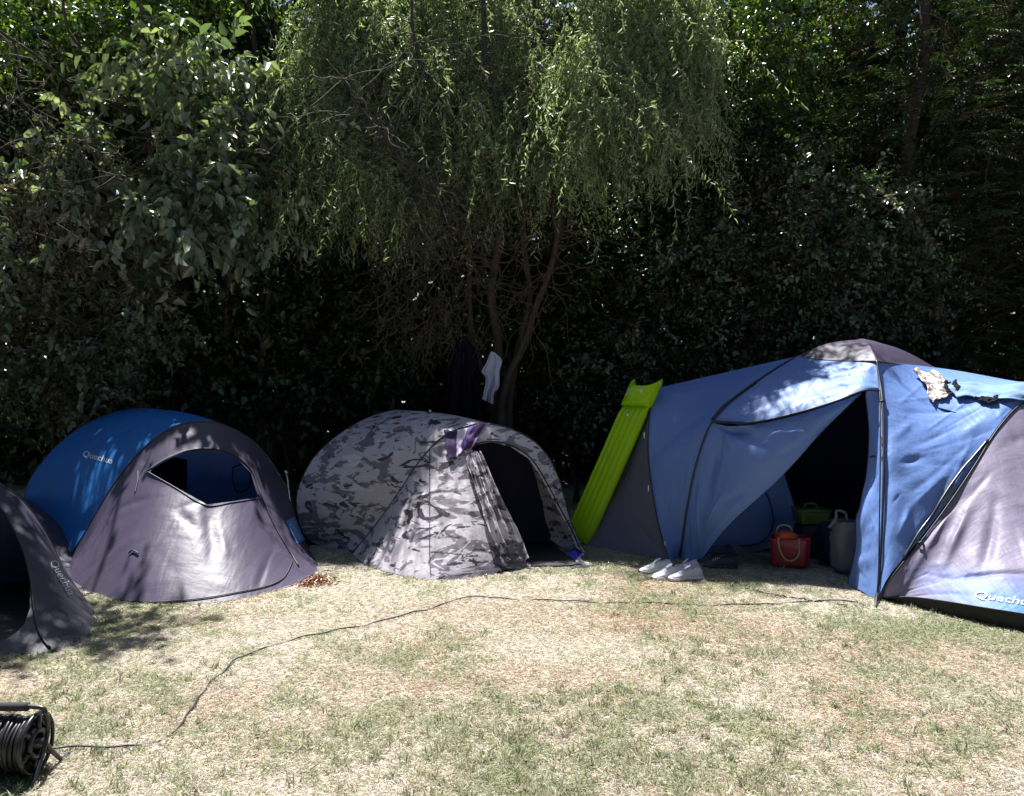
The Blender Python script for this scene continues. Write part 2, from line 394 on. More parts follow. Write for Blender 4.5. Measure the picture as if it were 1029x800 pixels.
def foliage(rg, ells, ntwig, per, tl, ll, lw, cols, droop=.35, updir=.2, fold=.25, curl=.15, hang=.2, shell=.5, clip=None, per_col=True):
    O, d = in_ellipsoids(rg, ells, ntwig, shell)
    if not clip: k = lightclip(O, rg); O, d = O[k], d[k]
    nt = len(O); td = norm(d+rg.normal(size=(nt, 3))*.7+np.array([0, 0, updir])); TL = tl*rg.uniform(.6, 1.3, nt)
    s = (np.arange(per)+.3)/per
    s = np.tile(s, (nt, 1))+rg.uniform(-.3, .3, (nt, per))/per
    P = O[:, None]+td[:, None]*(TL[:, None]*s)[..., None]
    P[..., 2] -= droop*TL[:, None]*s**2
    side = norm(np.cross(td, rg.normal(size=(nt, 3))))
    alt = np.where(np.arange(per) % 2, 1., -1.)[None, :, None]
    D = td[:, None]*.6+side[:, None]*alt*.9+rg.normal(size=(nt, per, 3))*.35+np.array([0, 0, -hang])
    Nn = rg.normal(size=(nt, per, 3))*.45+np.array([0, 0, 1.0])+d[:, None]*.5
    tc = palette(rg, nt, cols, .12)
    C = np.repeat(tc[:, None], per, 1)*(1+.15*rg.normal(size=(nt, per, 1)))
    n = nt*per
    L = ll*rg.uniform(.6, 1.25, n); Wd = lw*rg.uniform(.7, 1.2, n)
    return leaves(P.reshape(-1, 3), D.reshape(-1, 3), Nn.reshape(-1, 3), L, Wd, fold, curl, np.clip(C.reshape(-1, 3), .002, 1), rg)
def cat(parts):
    V = []; Pn = []; C = []; b = 0
    for v, p, c in parts: V.append(v); Pn.append(p+b); C.append(c); b += len(v)
    return np.concatenate(V), np.concatenate(Pn), np.concatenate(C)
def wander(rg, a, b, n=14, amp=.1, freq=3):
    a = np.array(a, float); b = np.array(b, float); t = np.linspace(0, 1, n)[:, None]
    P = a*(1-t)+b*t; L = np.linalg.norm(b-a)
    for k in range(3):
        ph = rg.uniform(0, 6.28, 3); P = P+amp*L/(k+1)*np.sin(t*freq*(k+1)*1.7+ph)*np.array([1, .6, .35])*np.sin(np.pi*t)**.5
    return P

# ------------------------------------------------------------------ ground
def ground():
    nx, ny = 160, 160
    xs = np.sign(np.linspace(-1, 1, nx))*np.abs(np.linspace(-1, 1, nx))**3*600; ys = np.sign(np.linspace(-1, 1, ny))*np.abs(np.linspace(-1, 1, ny))**3*600+6
    X, Y = np.meshgrid(xs, ys); Z = (vnoise(X, Y, 5, .9)-.5)*.02
    m, N, L = newmat('dry_lawn_soil'); b = N['Principled BSDF']; b.inputs['Roughness'].default_value = .95; b.inputs['Specular IOR Level'].default_value = .1
    tc = N.new('ShaderNodeTexCoord')
    def nz(sc, det=6, dist=0):
        q = N.new('ShaderNodeTexNoise'); q.inputs['Scale'].default_value = sc; q.inputs['Detail'].default_value = det; q.inputs['Distortion'].default_value = dist; L.new(tc.outputs['Object'], q.inputs['Vector']); return q
    a = nz(1.1); r = N.new('ShaderNodeValToRGB'); L.new(a.outputs['Fac'], r.inputs['Fac'])
    r.color_ramp.elements[0].position = .35; r.color_ramp.elements[0].color = (.36, .34, .28, 1); r.color_ramp.elements[1].position = .62; r.color_ramp.elements[1].color = (.54, .50, .45, 1)
    f = nz(90, 4, 1.5); r2 = N.new('ShaderNodeValToRGB'); L.new(f.outputs['Fac'], r2.inputs['Fac'])
    r2.color_ramp.elements[0].position = .38; r2.color_ramp.elements[0].color = (.42, .40, .36, 1); r2.color_ramp.elements[1].position = .62; r2.color_ramp.elements[1].color = (1.15, 1.12, 1.05, 1)
    mu = N.new('ShaderNodeMix'); mu.data_type = 'RGBA'; mu.blend_type = 'MULTIPLY'; mu.inputs['Factor'].default_value = 1; L.new(r.outputs[0], mu.inputs['A']); L.new(r2.outputs[0], mu.inputs['B'])
    L.new(mu.outputs['Result'], b.inputs['Base Color'])
    bp = N.new('ShaderNodeBump'); bp.inputs['Strength'].default_value = .8; bp.inputs['Distance'].default_value = .02; L.new(f.outputs['Fac'], bp.inputs['Height']); L.new(bp.outputs['Normal'], b.inputs['Normal'])
    o = MB().grid(np.stack([X, Y, Z-.008], -1)).build('ground', m); setp(o, 'dry mown lawn with straw coloured and green patches under the tents', kind='structure')
ground()

# ------------------------------------------------------------------ small surface helpers for tents
def stube(bvh, pts, r, off=.006, n=60):
    """tube lying on a surface, through image handles"""
    P = crv(np.array([[p[0], p[1], 0] for p in pts], float), n)
    out = [hit(bvh, p[0], p[1], off) for p in P]; out = [o for o in out if o is not None]
    out = np.array(out)
    if len(out) > 6:   # light smoothing
        k = np.ones(3)/3; s = out.copy()
        for a in range(3): s[1:-1, a] = np.convolve(out[:, a], k, 'valid')
        out = s
    return out
def text_on(bvh, body, a, b, height, name, mat, parent, off=.004, bold=.0, slant=0.0):
    """lettering printed on a surface: baseline from image point a to b, cap height in image px"""
    cu = bpy.data.curves.new('t', 'FONT'); cu.body = body; cu.size = 1; cu.resolution_u = 3; cu.offset = bold; cu.shear = slant
    to = bpy.data.objects.new('t', cu); COL.objects.link(to)
    me = bpy.data.meshes.new_from_object(to.evaluated_get(bpy.context.evaluated_depsgraph_get()))
    V = np.array([v.co[:] for v in me.vertices]); Fc = [tuple(p.vertices) for p in me.polygons]
    bpy.data.objects.remove(to); bpy.data.curves.remove(cu)
    w = V[:, 0].max(); a = np.array(a, float); b = np.array(b, float); d = (b-a)/w; nrm = np.array([d[1], -d[0]]); nrm = nrm/np.linalg.norm(nrm)*height/.7
    out = []
    for v in V:
        p = a+d*v[0]+nrm*v[1]; h = hit(bvh, p[0], p[1], off)
        out.append(h if h is not None else out[-1])
    return mesh_obj(name, out, Fc, mat, parent, smooth=False)
def polyfill(name, P, z, mat, parent):
    V = [(p[0], p[1], z) for p in P]; V2 = [(p[0], p[1], z-.012) for p in P]; n = len(V)
    return mesh_obj(name, V+V2, [tuple(range(n)), tuple(range(2*n-1, n-1, -1))]+[(i, (i+1) % n, (i+1) % n+n, i+n) for i in range(n)], mat, parent, smooth=False)

FOOT = []   # footprints kept free of grass
def popup(label, org, F, E, B, Cg, mf, mb, ms, hole, seed, focus, extra=None, ncr=40, amp=.010, inner=None, inner_back=.2, group='pop-up tents pitched in a row on the lawn', samp=.008):
    t = thing('popup_tent', label, 'tent', org, group)
    n, m = 300, 120
    Fc, Ec, Bc, Cc = crv(F, n), crv(E, n), crv(B, n), crv(Cg, n)
    g = loft([Fc, Ec], m)
    g = g.copy(); v = np.linspace(0, 1, m)[:, None]; g[..., 2] -= (.05*np.sin(np.pi*v))*np.clip(g[..., 2]*1.2, 0, 1)
    if extra: g = crease(g, extra)
    g = crumple(g, seed, ncr, amp, focus=focus)
    g = crumple(g, seed+50, 70, amp*.45, (.009, .02), (.3, 1.0), focus=focus)
    front = grid_obj('front_panel', g, mf, t, hole=hole)
    fbv = BVHTree.FromPolygons([Vector(p) for p in g.reshape(-1, 3)], [(i*n+j, i*n+j+1, (i+1)*n+j+1, (i+1)*n+j) for i in range(m-1) for j in range(n-1)])
    mid = (Fc+Bc)/2+np.array([0, 0, .0]); mid[:, 2] += .03*np.sin(np.linspace(0, np.pi, n)); 
    g2 = loft([Fc, mid, Bc], 90); g2 = crumple(g2, seed+1, 26, samp)
    sh = grid_obj('canopy', g2, mb, t)
    rm = (Bc*.55+Cc*.45); rm[:, 2] += .12*np.sin(np.linspace(0, np.pi, n))
    g3 = loft([Bc, rm, Cc], 50); g3 = crumple(g3, seed+2, 20, .012)
    rear = grid_obj('rear_panel', g3, ms, t)
    MB().tube(Fc, .0075).build('hoop_pole', M['pole'], t)
    MB().tube(Bc, .0055).build('hoop_pole', M['pole'], t)
    MB().tube(Ec+np.array([0, 0, .006]), .006).build('hem', M['black'], t)
    ring = np.vstack([Ec[::12], Cc[::-12]]); cen = ring[:, :2].mean(0)
    rr = ring[:, :2]*1.0+(cen-ring[:, :2])*.05
    polyfill('groundsheet', rr, .02, M['sheet'], t)
    FOOT.append(ring[:, :2]+(cen-ring[:, :2])*.04)
    for q in (.0, .32, .62, .999):
        e = Ec[int(q*(n-1))]; c2 = (Fc[0]+Fc[-1])/2; d = norm((e-c2)*[1, 1, 0])
        pg = MB().tube([e+d*.07+[0, 0, -.03], e+d*.085+[0, 0, .035]], .003, 6).tube(crv([e+d*.085+[0, 0, .035], e+d*.1+[0, 0, .04], e+d*.105+[0, 0, .028]], 6), .003, 6)
        pg.build('peg', M['steel'], t); MB().tube(crv([e+[0, 0, .01], e+d*.04+[.008, 0, .014], e+d*.08+[0, 0, .012], e+d*.04-[.008, 0, -.014], e+[0, 0, .01]], 20), .0028, 5).build('peg_loop', M['black'], t)
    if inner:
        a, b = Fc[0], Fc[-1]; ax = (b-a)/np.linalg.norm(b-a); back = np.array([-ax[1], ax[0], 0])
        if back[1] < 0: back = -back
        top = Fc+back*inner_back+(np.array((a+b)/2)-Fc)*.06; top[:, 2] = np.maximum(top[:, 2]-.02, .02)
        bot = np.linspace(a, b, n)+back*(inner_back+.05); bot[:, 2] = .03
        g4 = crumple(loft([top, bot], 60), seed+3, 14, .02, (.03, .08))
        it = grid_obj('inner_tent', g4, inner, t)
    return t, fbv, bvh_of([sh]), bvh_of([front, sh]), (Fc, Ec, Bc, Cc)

# ---- blue pop-up tent
F = PW([(65,569),(75,552,6.52),(87,533,6.55),(109,495,6.6),(127,470,6.65),(145,450,6.72),(167,433,6.8),(188,425,6.87),(214,424.5,6.95),(236,432,7.03),(257,446,7.1),(275,468,7.18),(290,495,7.26),(299,524,7.34),(308,547.5)])
E = PW([(65,571),(70,586),(98,599),(130,607),(163,609),(196,608),(236,604),(283,593),(313,582),(326,574)])
B = PW([(64,563,6.72),(47,535,6.85),(31,513,6.95),(25,499,7.02),(29,484,7.1),(44,462,7.2),(65,441,7.35),(87,426,7.5),(109,416,7.62),(134,410.5,7.75),(155,411,7.85),(185,418,7.95),(220,432,8.0),(255,462,8.02),(282,500,7.95),(296,530,7.85)])
B = np.vstack([B, [-1.98, 7.75, .02]])
Cg = np.vstack([[B[0][0]-.02, B[0][1]+.08, .0], [-4.15, 7.6, .0], [-4.0, 8.4, 0], [-3.2, 8.85, 0], [-2.3, 8.6, 0], [-1.96, 7.85, 0]])
hole = [(150,474),(163,464.5),(181,456.5),(199,452.5),(221,453.5),(239,462),(252,475),(259,499.5),(232,504),(208,507),(174,488)]
foc = [W(259,500,6.6), W(326,572,6.55), W(150,474,6.6), W(214,508,6.4)]
ex = [(W(150,476,6.5), W(208,509,6.3), .035, .045), (W(208,509,6.3), W(259,501,6.7), .03, .04),
      (W(258,502,6.65), W(205,560,5.9), .035, .035), (W(258,502,6.65), W(228,585,5.85), .028, .032), (W(259,502,6.65), W(252,588,5.95), .028, .04),
      (W(260,502,6.65), W(275,575,6.2), .03, -.03), (W(208,509,6.3), W(215,590,5.7), .05, -.03), (W(208,509,6.3), W(160,545,6.0), .04, .03),
      (W(135,545,6.0), W(90,590,5.9), .05, .02), (W(238,530,6.3), W(213,600,5.7), .025, .03)]
t_blue, bf, bs, ball, cv = popup('bright blue pop-up tent with grey front, its door half unzipped to a window', W(190,580,6.8)*[1,1,0], F, E, B, Cg, M['grey'], M['blue_deep'], M['grey'], hole, 11, foc, ex, ncr=60, amp=.011, inner=None)
MB().tube(stube(bf, [(148,474),(163,463.5),(181,455.5),(199,451.5),(221,452.5),(240,461),(253,474),(262,498),(268,512),(279,535),(290,553),(300,570)], 0), .006).build('zip', M['black'], t_blue)
MB().tube(stube(bf, [(148,474),(174,489),(208,508.5),(232,505.5),(261,501)], 0, off=.004), .004).build('flap_edge', M['grey'], t_blue)
MB().tube(stube(bf, [(152,471),(166,462.5),(183,455)], 0, off=.004), .011).build('window_lining', M['inner_pale'], t_blue)
MB().tube(stube(bf, [(110,602),(140,605),(174,604.5),(232,597),(283,583),(294,564)], 0), .004).build('hem_seam', M['black'], t_blue)
MB().tube(stube(bf, [(139,474),(139,482),(136,495)], 0), .006).build('toggle', M['black'], t_blue)
MB().tube(stube(bf, [(130,557),(134,554),(140,557)], 0, off=.012), .006).build('toggle', M['black'], t_blue)
# inner wall seen through the window
g = loft([crv([W(140,470,7.35), W(175,440,7.35), W(214,432,7.4), W(250,448,7.4), W(272,480,7.4), W(284,520,7.4)], 80), crv([W(140,540,7.3), W(284,545,7.35)], 80)], 40)
g = crumple(g, 5, 14, .02, (.03, .07))
grid_obj('inner_tent', g, M['inner_blue'], t_blue, hole=[(188,462),(188,520),(150,520),(150,455)])
gp = loft([crv([W(232,468,7.3), W(250,470,7.3)], 12), crv([W(234,486,7.28), W(252,490,7.28)], 12)], 12)
MB().tube(crv([W(234,470,7.28), W(243,467,7.28), W(251,474,7.28), W(250,490,7.28), W(238,494,7.28), W(234,482,7.28), W(234,470,7.28)], 40), .007).build('inner_pocket', M['black'], t_blue)
text_on(bs, 'Quechua', (82.5,458.5), (113,466.5), 6.2, 'lettering', M['print'], t_blue, slant=.15)
# printed badge by the corner
def badge(bv, parent, c, ang, w, h, bgmat, loops=True):
    ca, sa = math.cos(ang), math.sin(ang)
    R = lambda x, y: (c[0]+ca*x-sa*y, c[1]+sa*x+ca*y)
    if bgmat:
        g = []
        for i in range(10):
            row = []
            for j in range(16):
                p = R((j/15-.5)*w*1.25, (i/9-.5)*h*1.35); q = hit(bv, p[0], p[1], .003); row.append(q if q is not None else (row[-1] if row else W(p[0], p[1], 6.9)))
            g.append(row)
        MB().grid(np.array(g)).build('badge', bgmat, parent)
    return text_on(bv, 'Quechua', R(-w/2, h/2-1), R(w/2, h/2-1), h*.72, 'lettering', M['print_dim'], parent, off=.006, bold=.0, slant=.2)
badge(ball, t_blue, (297,533), math.radians(64), 20, 7, M['print_blue'])
# guy cord loop
MB().tube(crv([W(289,475,7.2), W(286,473,7.18), W(288,477,7.2), W(290,492,7.22), W(293,512,7.2), W(296,523,7.2)], 40), .005, 6).build('guy_cord', M['cord'], t_blue)

# ---- camouflage pop-up tent
z2 = lambda x, y, *Y: (280+x/3.026, 390+y/3.026)+tuple(Y)
F = PW([(353,557),z2(260,460,7.03),z2(300,410,7.02),z2(370,310,7.0),z2(430,220,7.0),z2(480,165,7.02),z2(520,135,7.04),z2(600,110,7.08),z2(660,112,7.1),z2(720,130,7.12),z2(780,165,7.14),z2(820,210,7.15),z2(850,270,7.14),z2(870,340,7.12),z2(890,410,7.1),z2(925,485,7.08),(592,559)])
E = PW([(353,558),(366,568),(382,574),(412,581.5),(442,584),(465,582.5),(491,578.5),(518,573.5),(545,572),(575,572),(601,569)])
B = PW([(352,555,7.08),(323,549,7.3),(310,542,7.3),(302,529,7.3),(298.5,515,7.3),(298,499,7.35),(303,482,7.42),(316,459,7.55),(336,440,7.7),(359,425,7.85),(382,415.5,7.95),(402,412,8.0),(422,416,8.03),(439,422,8.05),(465,436,8.1),(495,460,8.0),(520,500,7.75),(538,530,7.5)])
B = np.vstack([B, [.42, 7.25, .02]])
Cg = np.vstack([[B[0][0], B[0][1]+.05, 0], W(323,550,7.32)*[1,1,0], [-1.95, 7.9, 0], [-1.6, 8.8, 0], [-.7, 9.1, 0], [.05, 8.5, 0], [.3, 7.6, 0], [.44, 7.28, 0]])
hole = [z2(585,182),z2(600,172),z2(650,165),z2(705,178),z2(760,215),z2(803,280),z2(845,360),z2(885,435),z2(905,485),z2(925,500),z2(905,520),z2(890,575),z2(760,575),z2(757,535),z2(720,470),z2(680,390),z2(640,300),z2(610,220)]
foc = [W(530,567,6.6), W(452,436,7.0), W(600,568,6.6), W(480,452,6.95), W(442,583,6.15)]
ex = [(W(482,455,6.95), W(527,568,6.6), .02, .04), (W(474,455,6.95), W(508,565,6.5), .02, -.035), (W(468,450,6.95), W(492,560,6.5), .02, .035), (W(460,450,6.95), W(470,575,6.3), .03, -.02),
      (W(432,456,6.95), W(432,568,6.3), .018, .012)]
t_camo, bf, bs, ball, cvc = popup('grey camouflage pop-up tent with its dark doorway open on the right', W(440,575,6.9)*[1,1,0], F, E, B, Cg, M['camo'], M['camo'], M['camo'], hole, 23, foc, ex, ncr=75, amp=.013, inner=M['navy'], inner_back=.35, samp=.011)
MB().tube(stube(bf, [z2(585,180),z2(600,170),z2(650,163),z2(707,175),z2(764,212),z2(808,277),z2(850,358),z2(890,433),z2(912,485)], 0), .006).build('zip', M['black'], t_camo)
MB().tube(stube(bf, [(432,452),(432,500),(432,560),(433,578)], 0, off=.004), .0035).build('seam', M['black'], t_camo)
# bunched door flap, pleated, hanging beside the doorway
g = np.zeros((90, 70, 3)); last = None
for i in range(90):
    v = i/89
    for j in range(70):
        u = j/69; xl = 467+(500-467)*v**1.1; xr = 483+(530.5-483)*v; x = xl+(xr-xl)*u; y = 455+1*u+(112-4*u)*v
        fo = .020*math.sin(u*20+1.6*math.sin(v*4)+v*2)*(.35+.65*v)+.010*math.sin(u*41+v*7)
        h = hit(bf, x, y, .03+fo); h = h if h is not None else (last if last is not None else W(x, y, 6.8)); g[i, j] = h; last = h
g[1:-1] = (g[:-2]+g[1:-1]+g[2:])/3
grid_obj('door_flap', crumple(g, 3, 25, .015, (.015, .03)), M['camo'], t_camo)
# tie strap bundle at the flap foot
mb = MB()
rg = np.random.default_rng(4)
for k in range(5):
    x = 528+rg.uniform(-5, 5); mb.tube(crv([W(x, 568, 6.5), W(x+rg.uniform(-4, 4), 574, 6.45), W(x+rg.uniform(-5, 6), 579, 6.45)], 12), .008, 6)
mb.build('strap', M['camo'], t_camo)
# blue lining turned out at the right corner
g = loft([crv(PW([z2(862,510,6.9),z2(905,490,6.95)]), 20), crv(PW([z2(870,528,6.75),z2(958,540,6.62)]), 20)], 12)
mblu = simple('royal_blue_lining', (.04, .06, .5), rough=.5)
grid_obj('corner_lining', crumple(g, 9, 8, .01), mblu, t_camo)
g = loft([crv(PW([z2(905,490,6.93),z2(925,498,6.95)]), 20), crv(PW([z2(925,525,6.68),z2(968,540,6.62)]), 20)], 12)
grid_obj('corner_flap', crumple(g, 8, 8, .01), M['grey'], t_camo)
# striped towel over the hoop
mt, N, L = newmat('striped_towel_cloth'); b = N['Principled BSDF']; b.inputs['Roughness'].default_value = .9
uvn = N.new('ShaderNodeAttribute'); uvn.attribute_name = 'su'; r = N.new('ShaderNodeValToRGB'); r.color_ramp.interpolation = 'CONSTANT'
for p, c in ((0, (.03, .015, .07)), (.28, (.55, .5, .62)), (.42, (.62, .6, .7)), (.5, (.12, .08, .3)), (.62, (.05, .02, .09)), (.9, (.3, .2, .4))):
    if p == 0: e = r.color_ramp.elements[0]
    elif p == .9: e = r.color_ramp.elements[-1]
    else: e = r.color_ramp.elements.new(p)
    e.position = p; e.color = c+(1,)
L.new(uvn.outputs['Fac'], r.inputs['Fac']); L.new(r.outputs[0], b.inputs['Base Color'])
g = drape(ball, [z2(505,140),z2(640,110),z2(590,180),z2(520,225)], 30, 44, .012, .006, 3, edge=.03, Yfall=7.0)
o = MB().grid(g).build('striped_towel', mt, org=g.mean((0, 1)))
at = o.data.attributes.new('su', 'FLOAT', 'POINT'); at.data.foreach_set('value', np.tile(np.linspace(0, .99, 44), 30).astype(np.float32))
setp(o, 'purple and white striped towel drying over the hoop of the camouflage tent', 'towel')
sm = o.modifiers.new('thickness', 'SOLIDIFY'); sm.thickness = .008

# ---- dark tent cut by the left edge
F = PW([(-237,625),(-222,570,5.2),(-195,515,5.28),(-150,470,5.38),(-100,452,5.47),(-60,457,5.53),(-30,469,5.6),(0,486.5,5.66),(17,497.5,5.7),(32,514,5.75),(43,531,5.8),(54,551,5.86),(64,572,5.92),(73,588)])
E = PW([(-237,627),(-235,660),(-190,690),(-130,700),(-60,684),(0,664),(43,657.5),(72,650.5),(90,640),(98,624),(92,612)])
B = PW([(-238,620,5.25),(-262,575,5.4),(-270,530,5.55),(-250,480,5.8),(-210,450,6.0),(-160,432,6.2),(-110,428,6.35),(-60,445,6.45),(-20,475,6.5),(20,515,6.45),(50,560,6.35)])
B = np.vstack([B, [-3.42, 6.2, .02]])
Cg = np.vstack([B[0]*[1,1,0]+[0,.05,0], [-5.6, 6.3, 0], [-5.3, 7.2, 0], [-4.5, 7.5, 0], [-3.7, 7.1, 0], [-3.4, 6.3, 0]])
hole = [(-190,590),(-160,520),(-100,490),(-50,498),(0,513),(12,531),(23,556),(30,585),(30,612),(24,628),(10,642),(-40,650),(-120,660)]
foc = [W(98,622,5.2), W(36,640,4.9), W(30,560,5.5)]
t_dark, bf, bs, ball, cvd = popup('dark grey pop-up tent with an open door, cut off by the left edge', W(-60,640,5.6)*[1,1,0], F, E, B, Cg, M['grey_dark'], M['grey_dark'], M['grey_dark'], hole, 37, foc,
    [(W(33,640,4.9), W(95,622,5.1), .03, .015), (W(36,622,5.0), W(90,600,5.3), .03, -.014), (W(40,645,4.9), W(85,640,5.0), .02, .012)], ncr=60, amp=.008, inner=fabric('navy_liner_fabric', (.09, .12, .30), rough=.6, trans=.3, spec=.2), inner_back=.12)
MB().tube(stube(bf, [(-50,496),(0,512),(12,530),(24,556),(31,585),(34,615),(41,640),(50,652)], 0), .008).build('zip', M['black'], t_dark)
badge(ball, t_dark, (62.5,580), math.radians(60), 40, 11, None)
g = loft([crv([W(-60,610,5.1), W(-20,618,5.1), W(8,618,5.1), W(20,628,5.08)], 30), crv([W(-60,648,4.9), W(-20,652,4.85), W(5,646,4.85), W(18,634,5.0)], 30)], 14)
grid_obj('mesh_pocket', crumple(g, 2, 10, .01), M['grey_dark'], t_dark)
MB().tube(g[:, -1], .005).tube(g[0], .005).build('pocket_hem', M['black'], t_dark)

# ------------------------------------------------------------------ large blue tent
z3 = lambda x, y, *Y: (560+x/2.856, 340+y/2.856)+tuple(Y)
z4 = lambda x, y, *Y: (780+x/2.426, 330+y/2.426)+tuple(Y)
bt = thing('dome_tent', 'large blue and grey dome tent with a peaked cap and its door pulled open', 'tent', (2.7, 6.9, 0))
n = 120
p1 = crv(PW([(683,562),(687,535,6.78),(691,508,6.76),(702,459,6.74),(716,424,6.75),(735,403,6.82),(770,377,7.0),(801,358,7.2)]), n)     # pole, ground -> cap
p2 = crv(PW([(881,604),(884,575,5.6),(885.5,550,5.65),(888,480,5.85),(888,440,6.02),(887,406,6.2),(884.5,385,6.35),(881,363,6.5)]), n)
b1 = crv(PW([(674,566),(667,545,6.78),(661,522,6.86),(654,480,7.05),(651.5,455,7.18),(652.5,425,7.32),(656,402,7.48),(665,389,7.65)]), n)
le = crv(PW([(586,549),(599,522,7.42),(612,495,7.5),(640,432,7.62),(655,402,7.68),(665,389,7.65)]), n)
g = loft([le, b1], 50); g = wrinkle(g, 41, 24, .008, focus=[b1[0], b1[-1]])
o_side = grid_obj('end_panel', g, M['grey_big'], bt)
g = loft([b1, b1*.5+p1*.5+np.array([0, .02, .0]), p1], 70); g = wrinkle(g, 42, 40, .010, focus=[p1[0], b1[0], b1[n//2]])
o_pod = grid_obj('pod_wall', g, M['blue'], bt)
# wall over the door: pole segment, cap edge, awning line
i1 = int(np.argmin(np.abs(proj(p1)[:, 1]-424))); i2 = int(np.argmin(np.abs(proj(p2)[:, 1]-393)))
aw = crv(PW([(716,423.5,6.745),(735,425,6.62),(756,424,6.5),(798,415.5,6.36),(840,403,6.27),(868,392.5,6.25)])  , 150)
awf = crv(np.vstack([PW([(716,423.5,6.745),(756,424,6.5),(798,415.5,6.36),(840,403,6.27),(868,392.5,6.25)]), p2[i2]]), 150)
cap_e = crv([W(801,358,7.2), W(842,361,6.83), W(881,363,6.5)], 150)
g = coons(awf, cap_e, crv(p1[i1:], 60), crv(p2[i2:], 60)); g = wrinkle(g, 43, 40, .010, focus=[awf[0], p2[i2], W(801,358,7.2)])
o_up = grid_obj('door_wall', g, M['blue'], bt)
# strip right of the door
R_ = crv(np.vstack([PW([(852,586,5.95),(858,562,5.93),(860.5,545,5.95),(860,522,6.0),(864,508,6.03),(871,473,6.1),(873,430,6.18),(870,395,6.25)]), p2[i2]*0+W(872,391,6.24)]), 100)
g = coons(crv([R_[0], W(866,594,5.72), p2[0]], 40), crv([R_[-1], p2[i2]], 40), R_, crv(p2[:i2+1], 100))
g = crease(g, [(W(872,420,6.2), W(866,590,5.8), .02, .025), (W(868,480,6.1), W(858,580,5.9), .018, -.03), (W(878,440,6.1), W(875,590,5.7), .018, -.02)])
o_str = grid_obj('door_post_panel', wrinkle(g, 44, 20, .010), M['blue'], bt)
# open door flap falling from the awning line
D_ = crv(PW([(684,561.5),(694,563,6.7),(704,562,6.62),(722,540,6.5),(736,524,6.44),(784,480,6.34),(830,430,6.3),(866,395,6.27)]), 150)
sh = np.array([.0, .035, -.02])
awb = aw+sh*np.clip(np.linspace(0, 1, 150)*8, 0, 1)[:, None]
g = coons(D_, awb, crv(p1[:i1+1], 90), crv([D_[-1], awb[-1]], 90)); g = g.copy()
v = np.linspace(0, 1, 90)[:, None]; u = np.linspace(0, 1, 150)[None, :]
g[..., 1] -= .05*np.sin(np.pi*v)*np.sin(np.pi*u)
exf = [(W(700,440,6.7), W(704,560,6.6), .02, .03), (W(725,430,6.6), W(706,555,6.6), .025, -.03), (W(716,424,6.7), W(790,445,6.4), .03, -.045), (W(716,424,6.7), W(830,425,6.3), .022, .03),
       (W(716,424,6.7), W(760,480,6.4), .03, .02), (W(706,540,6.6), W(725,500,6.5), .02, .025), (W(688,500,6.75), W(693,560,6.7), .014, -.03), (W(700,520,6.6), W(702,560,6.6), .012, .03),
       (W(866,395,6.27), W(730,505,6.45), .03, -.02), (W(705,550,6.6), W(745,500,6.4), .015, .02)]
g = crease(g, [(a, b, w_, am_*1.7) for a, b, w_, am_ in exf]); o_flap = grid_obj('door_flap', wrinkle(g, 45, 50, .010, focus=[p1[0], D_[-1], W(716,424,6.7)]), M['blue'], bt)
# right pod: blue roof and grey end
b2 = crv(np.vstack([p2[0]+[.02, -.01, .0], PW([(895,582,5.5),(924,546,5.56),(953,507,5.68),(978,470,5.82),(1005,428,6.0),(1029,405,6.15),(1080,391,6.25),(1150,395,6.25),(1230,430,6.0)])]), 140)
ridge = crv(PW([(881,363,6.5),(937,369,6.95),(965,373,7.0),(1029,384.5,6.95),(1100,394,6.8),(1170,405,6.6),(1240,440,6.2)]), 140)
g = coons(b2, ridge, p2, crv([b2[-1], ridge[-1]], n))
bulge = np.sin(np.pi*np.linspace(0, 1, n))[:, None]*np.sin(np.pi*np.linspace(0, 1, 140))[None, :]
g = g+np.array([-.05, -.08, .06])*bulge[..., None]
g = crease(g, [(W(1005,430,5.85), W(900,520,5.7), .03, .02), (W(1000,435,5.8), W(893,470,5.9), .025, -.018), (W(985,465,5.7), W(900,560,5.6), .02, -.02), (W(940,400,6.2), W(900,440,6.0), .03, .015), (W(895,560,5.6), W(930,470,5.7), .02, .02)])
o_roof = grid_obj('pod_roof', wrinkle(g, 46, 60, .011, focus=[p2[0], W(1005,430,5.82), p2[n//2]]), M['blue'], bt)
hem2 = crv(np.vstack([b2[0]+[.01, -.01, .03], PW([(915,600,5.38),(945,603.5,5.21),(985,610,5.0),(1029,617,4.84),(1100,630,4.68),(1200,650,4.55)])]), 140)
M['grey_end'] = fabric('grey_end_fabric', (.20, .18, .26), rough=.52, trans=.12, crinkle=6, band=(.17, .32, .02, .38, (.05, .17, .52)))
g = coons(hem2, b2, crv([hem2[0], b2[0]], 100), crv([hem2[-1], W(1215,560,5.2), b2[-1]], 100))
w2 = np.sin(np.pi*np.linspace(0, 1, 100))[:, None]*np.sin(np.pi*np.clip(np.linspace(0, 1.2, 140), 0, 1))[None, :]
ex = [(W(1000,436,5.8), W(940,595,5.35), .03, .03), (W(1012,430,5.85), W(985,600,5.15), .035, -.03), (W(1005,432,5.8), W(905,595,5.45), .022, .02), (W(1020,430,5.8), W(1040,600,5.0), .04, .025), (W(990,455,5.65), W(955,560,5.3), .02, -.02),
      (W(950,560,5.3), W(1050,545,5.05), .02, .02), (W(930,580,5.35), W(1060,575,5.0), .016, -.018)]
g = crease(g, ex); o_end = grid_obj('end_panel', wrinkle(g, 47, 60, .011, focus=[W(1005,430,5.82), hem2[0]]), M['grey_end'], bt)
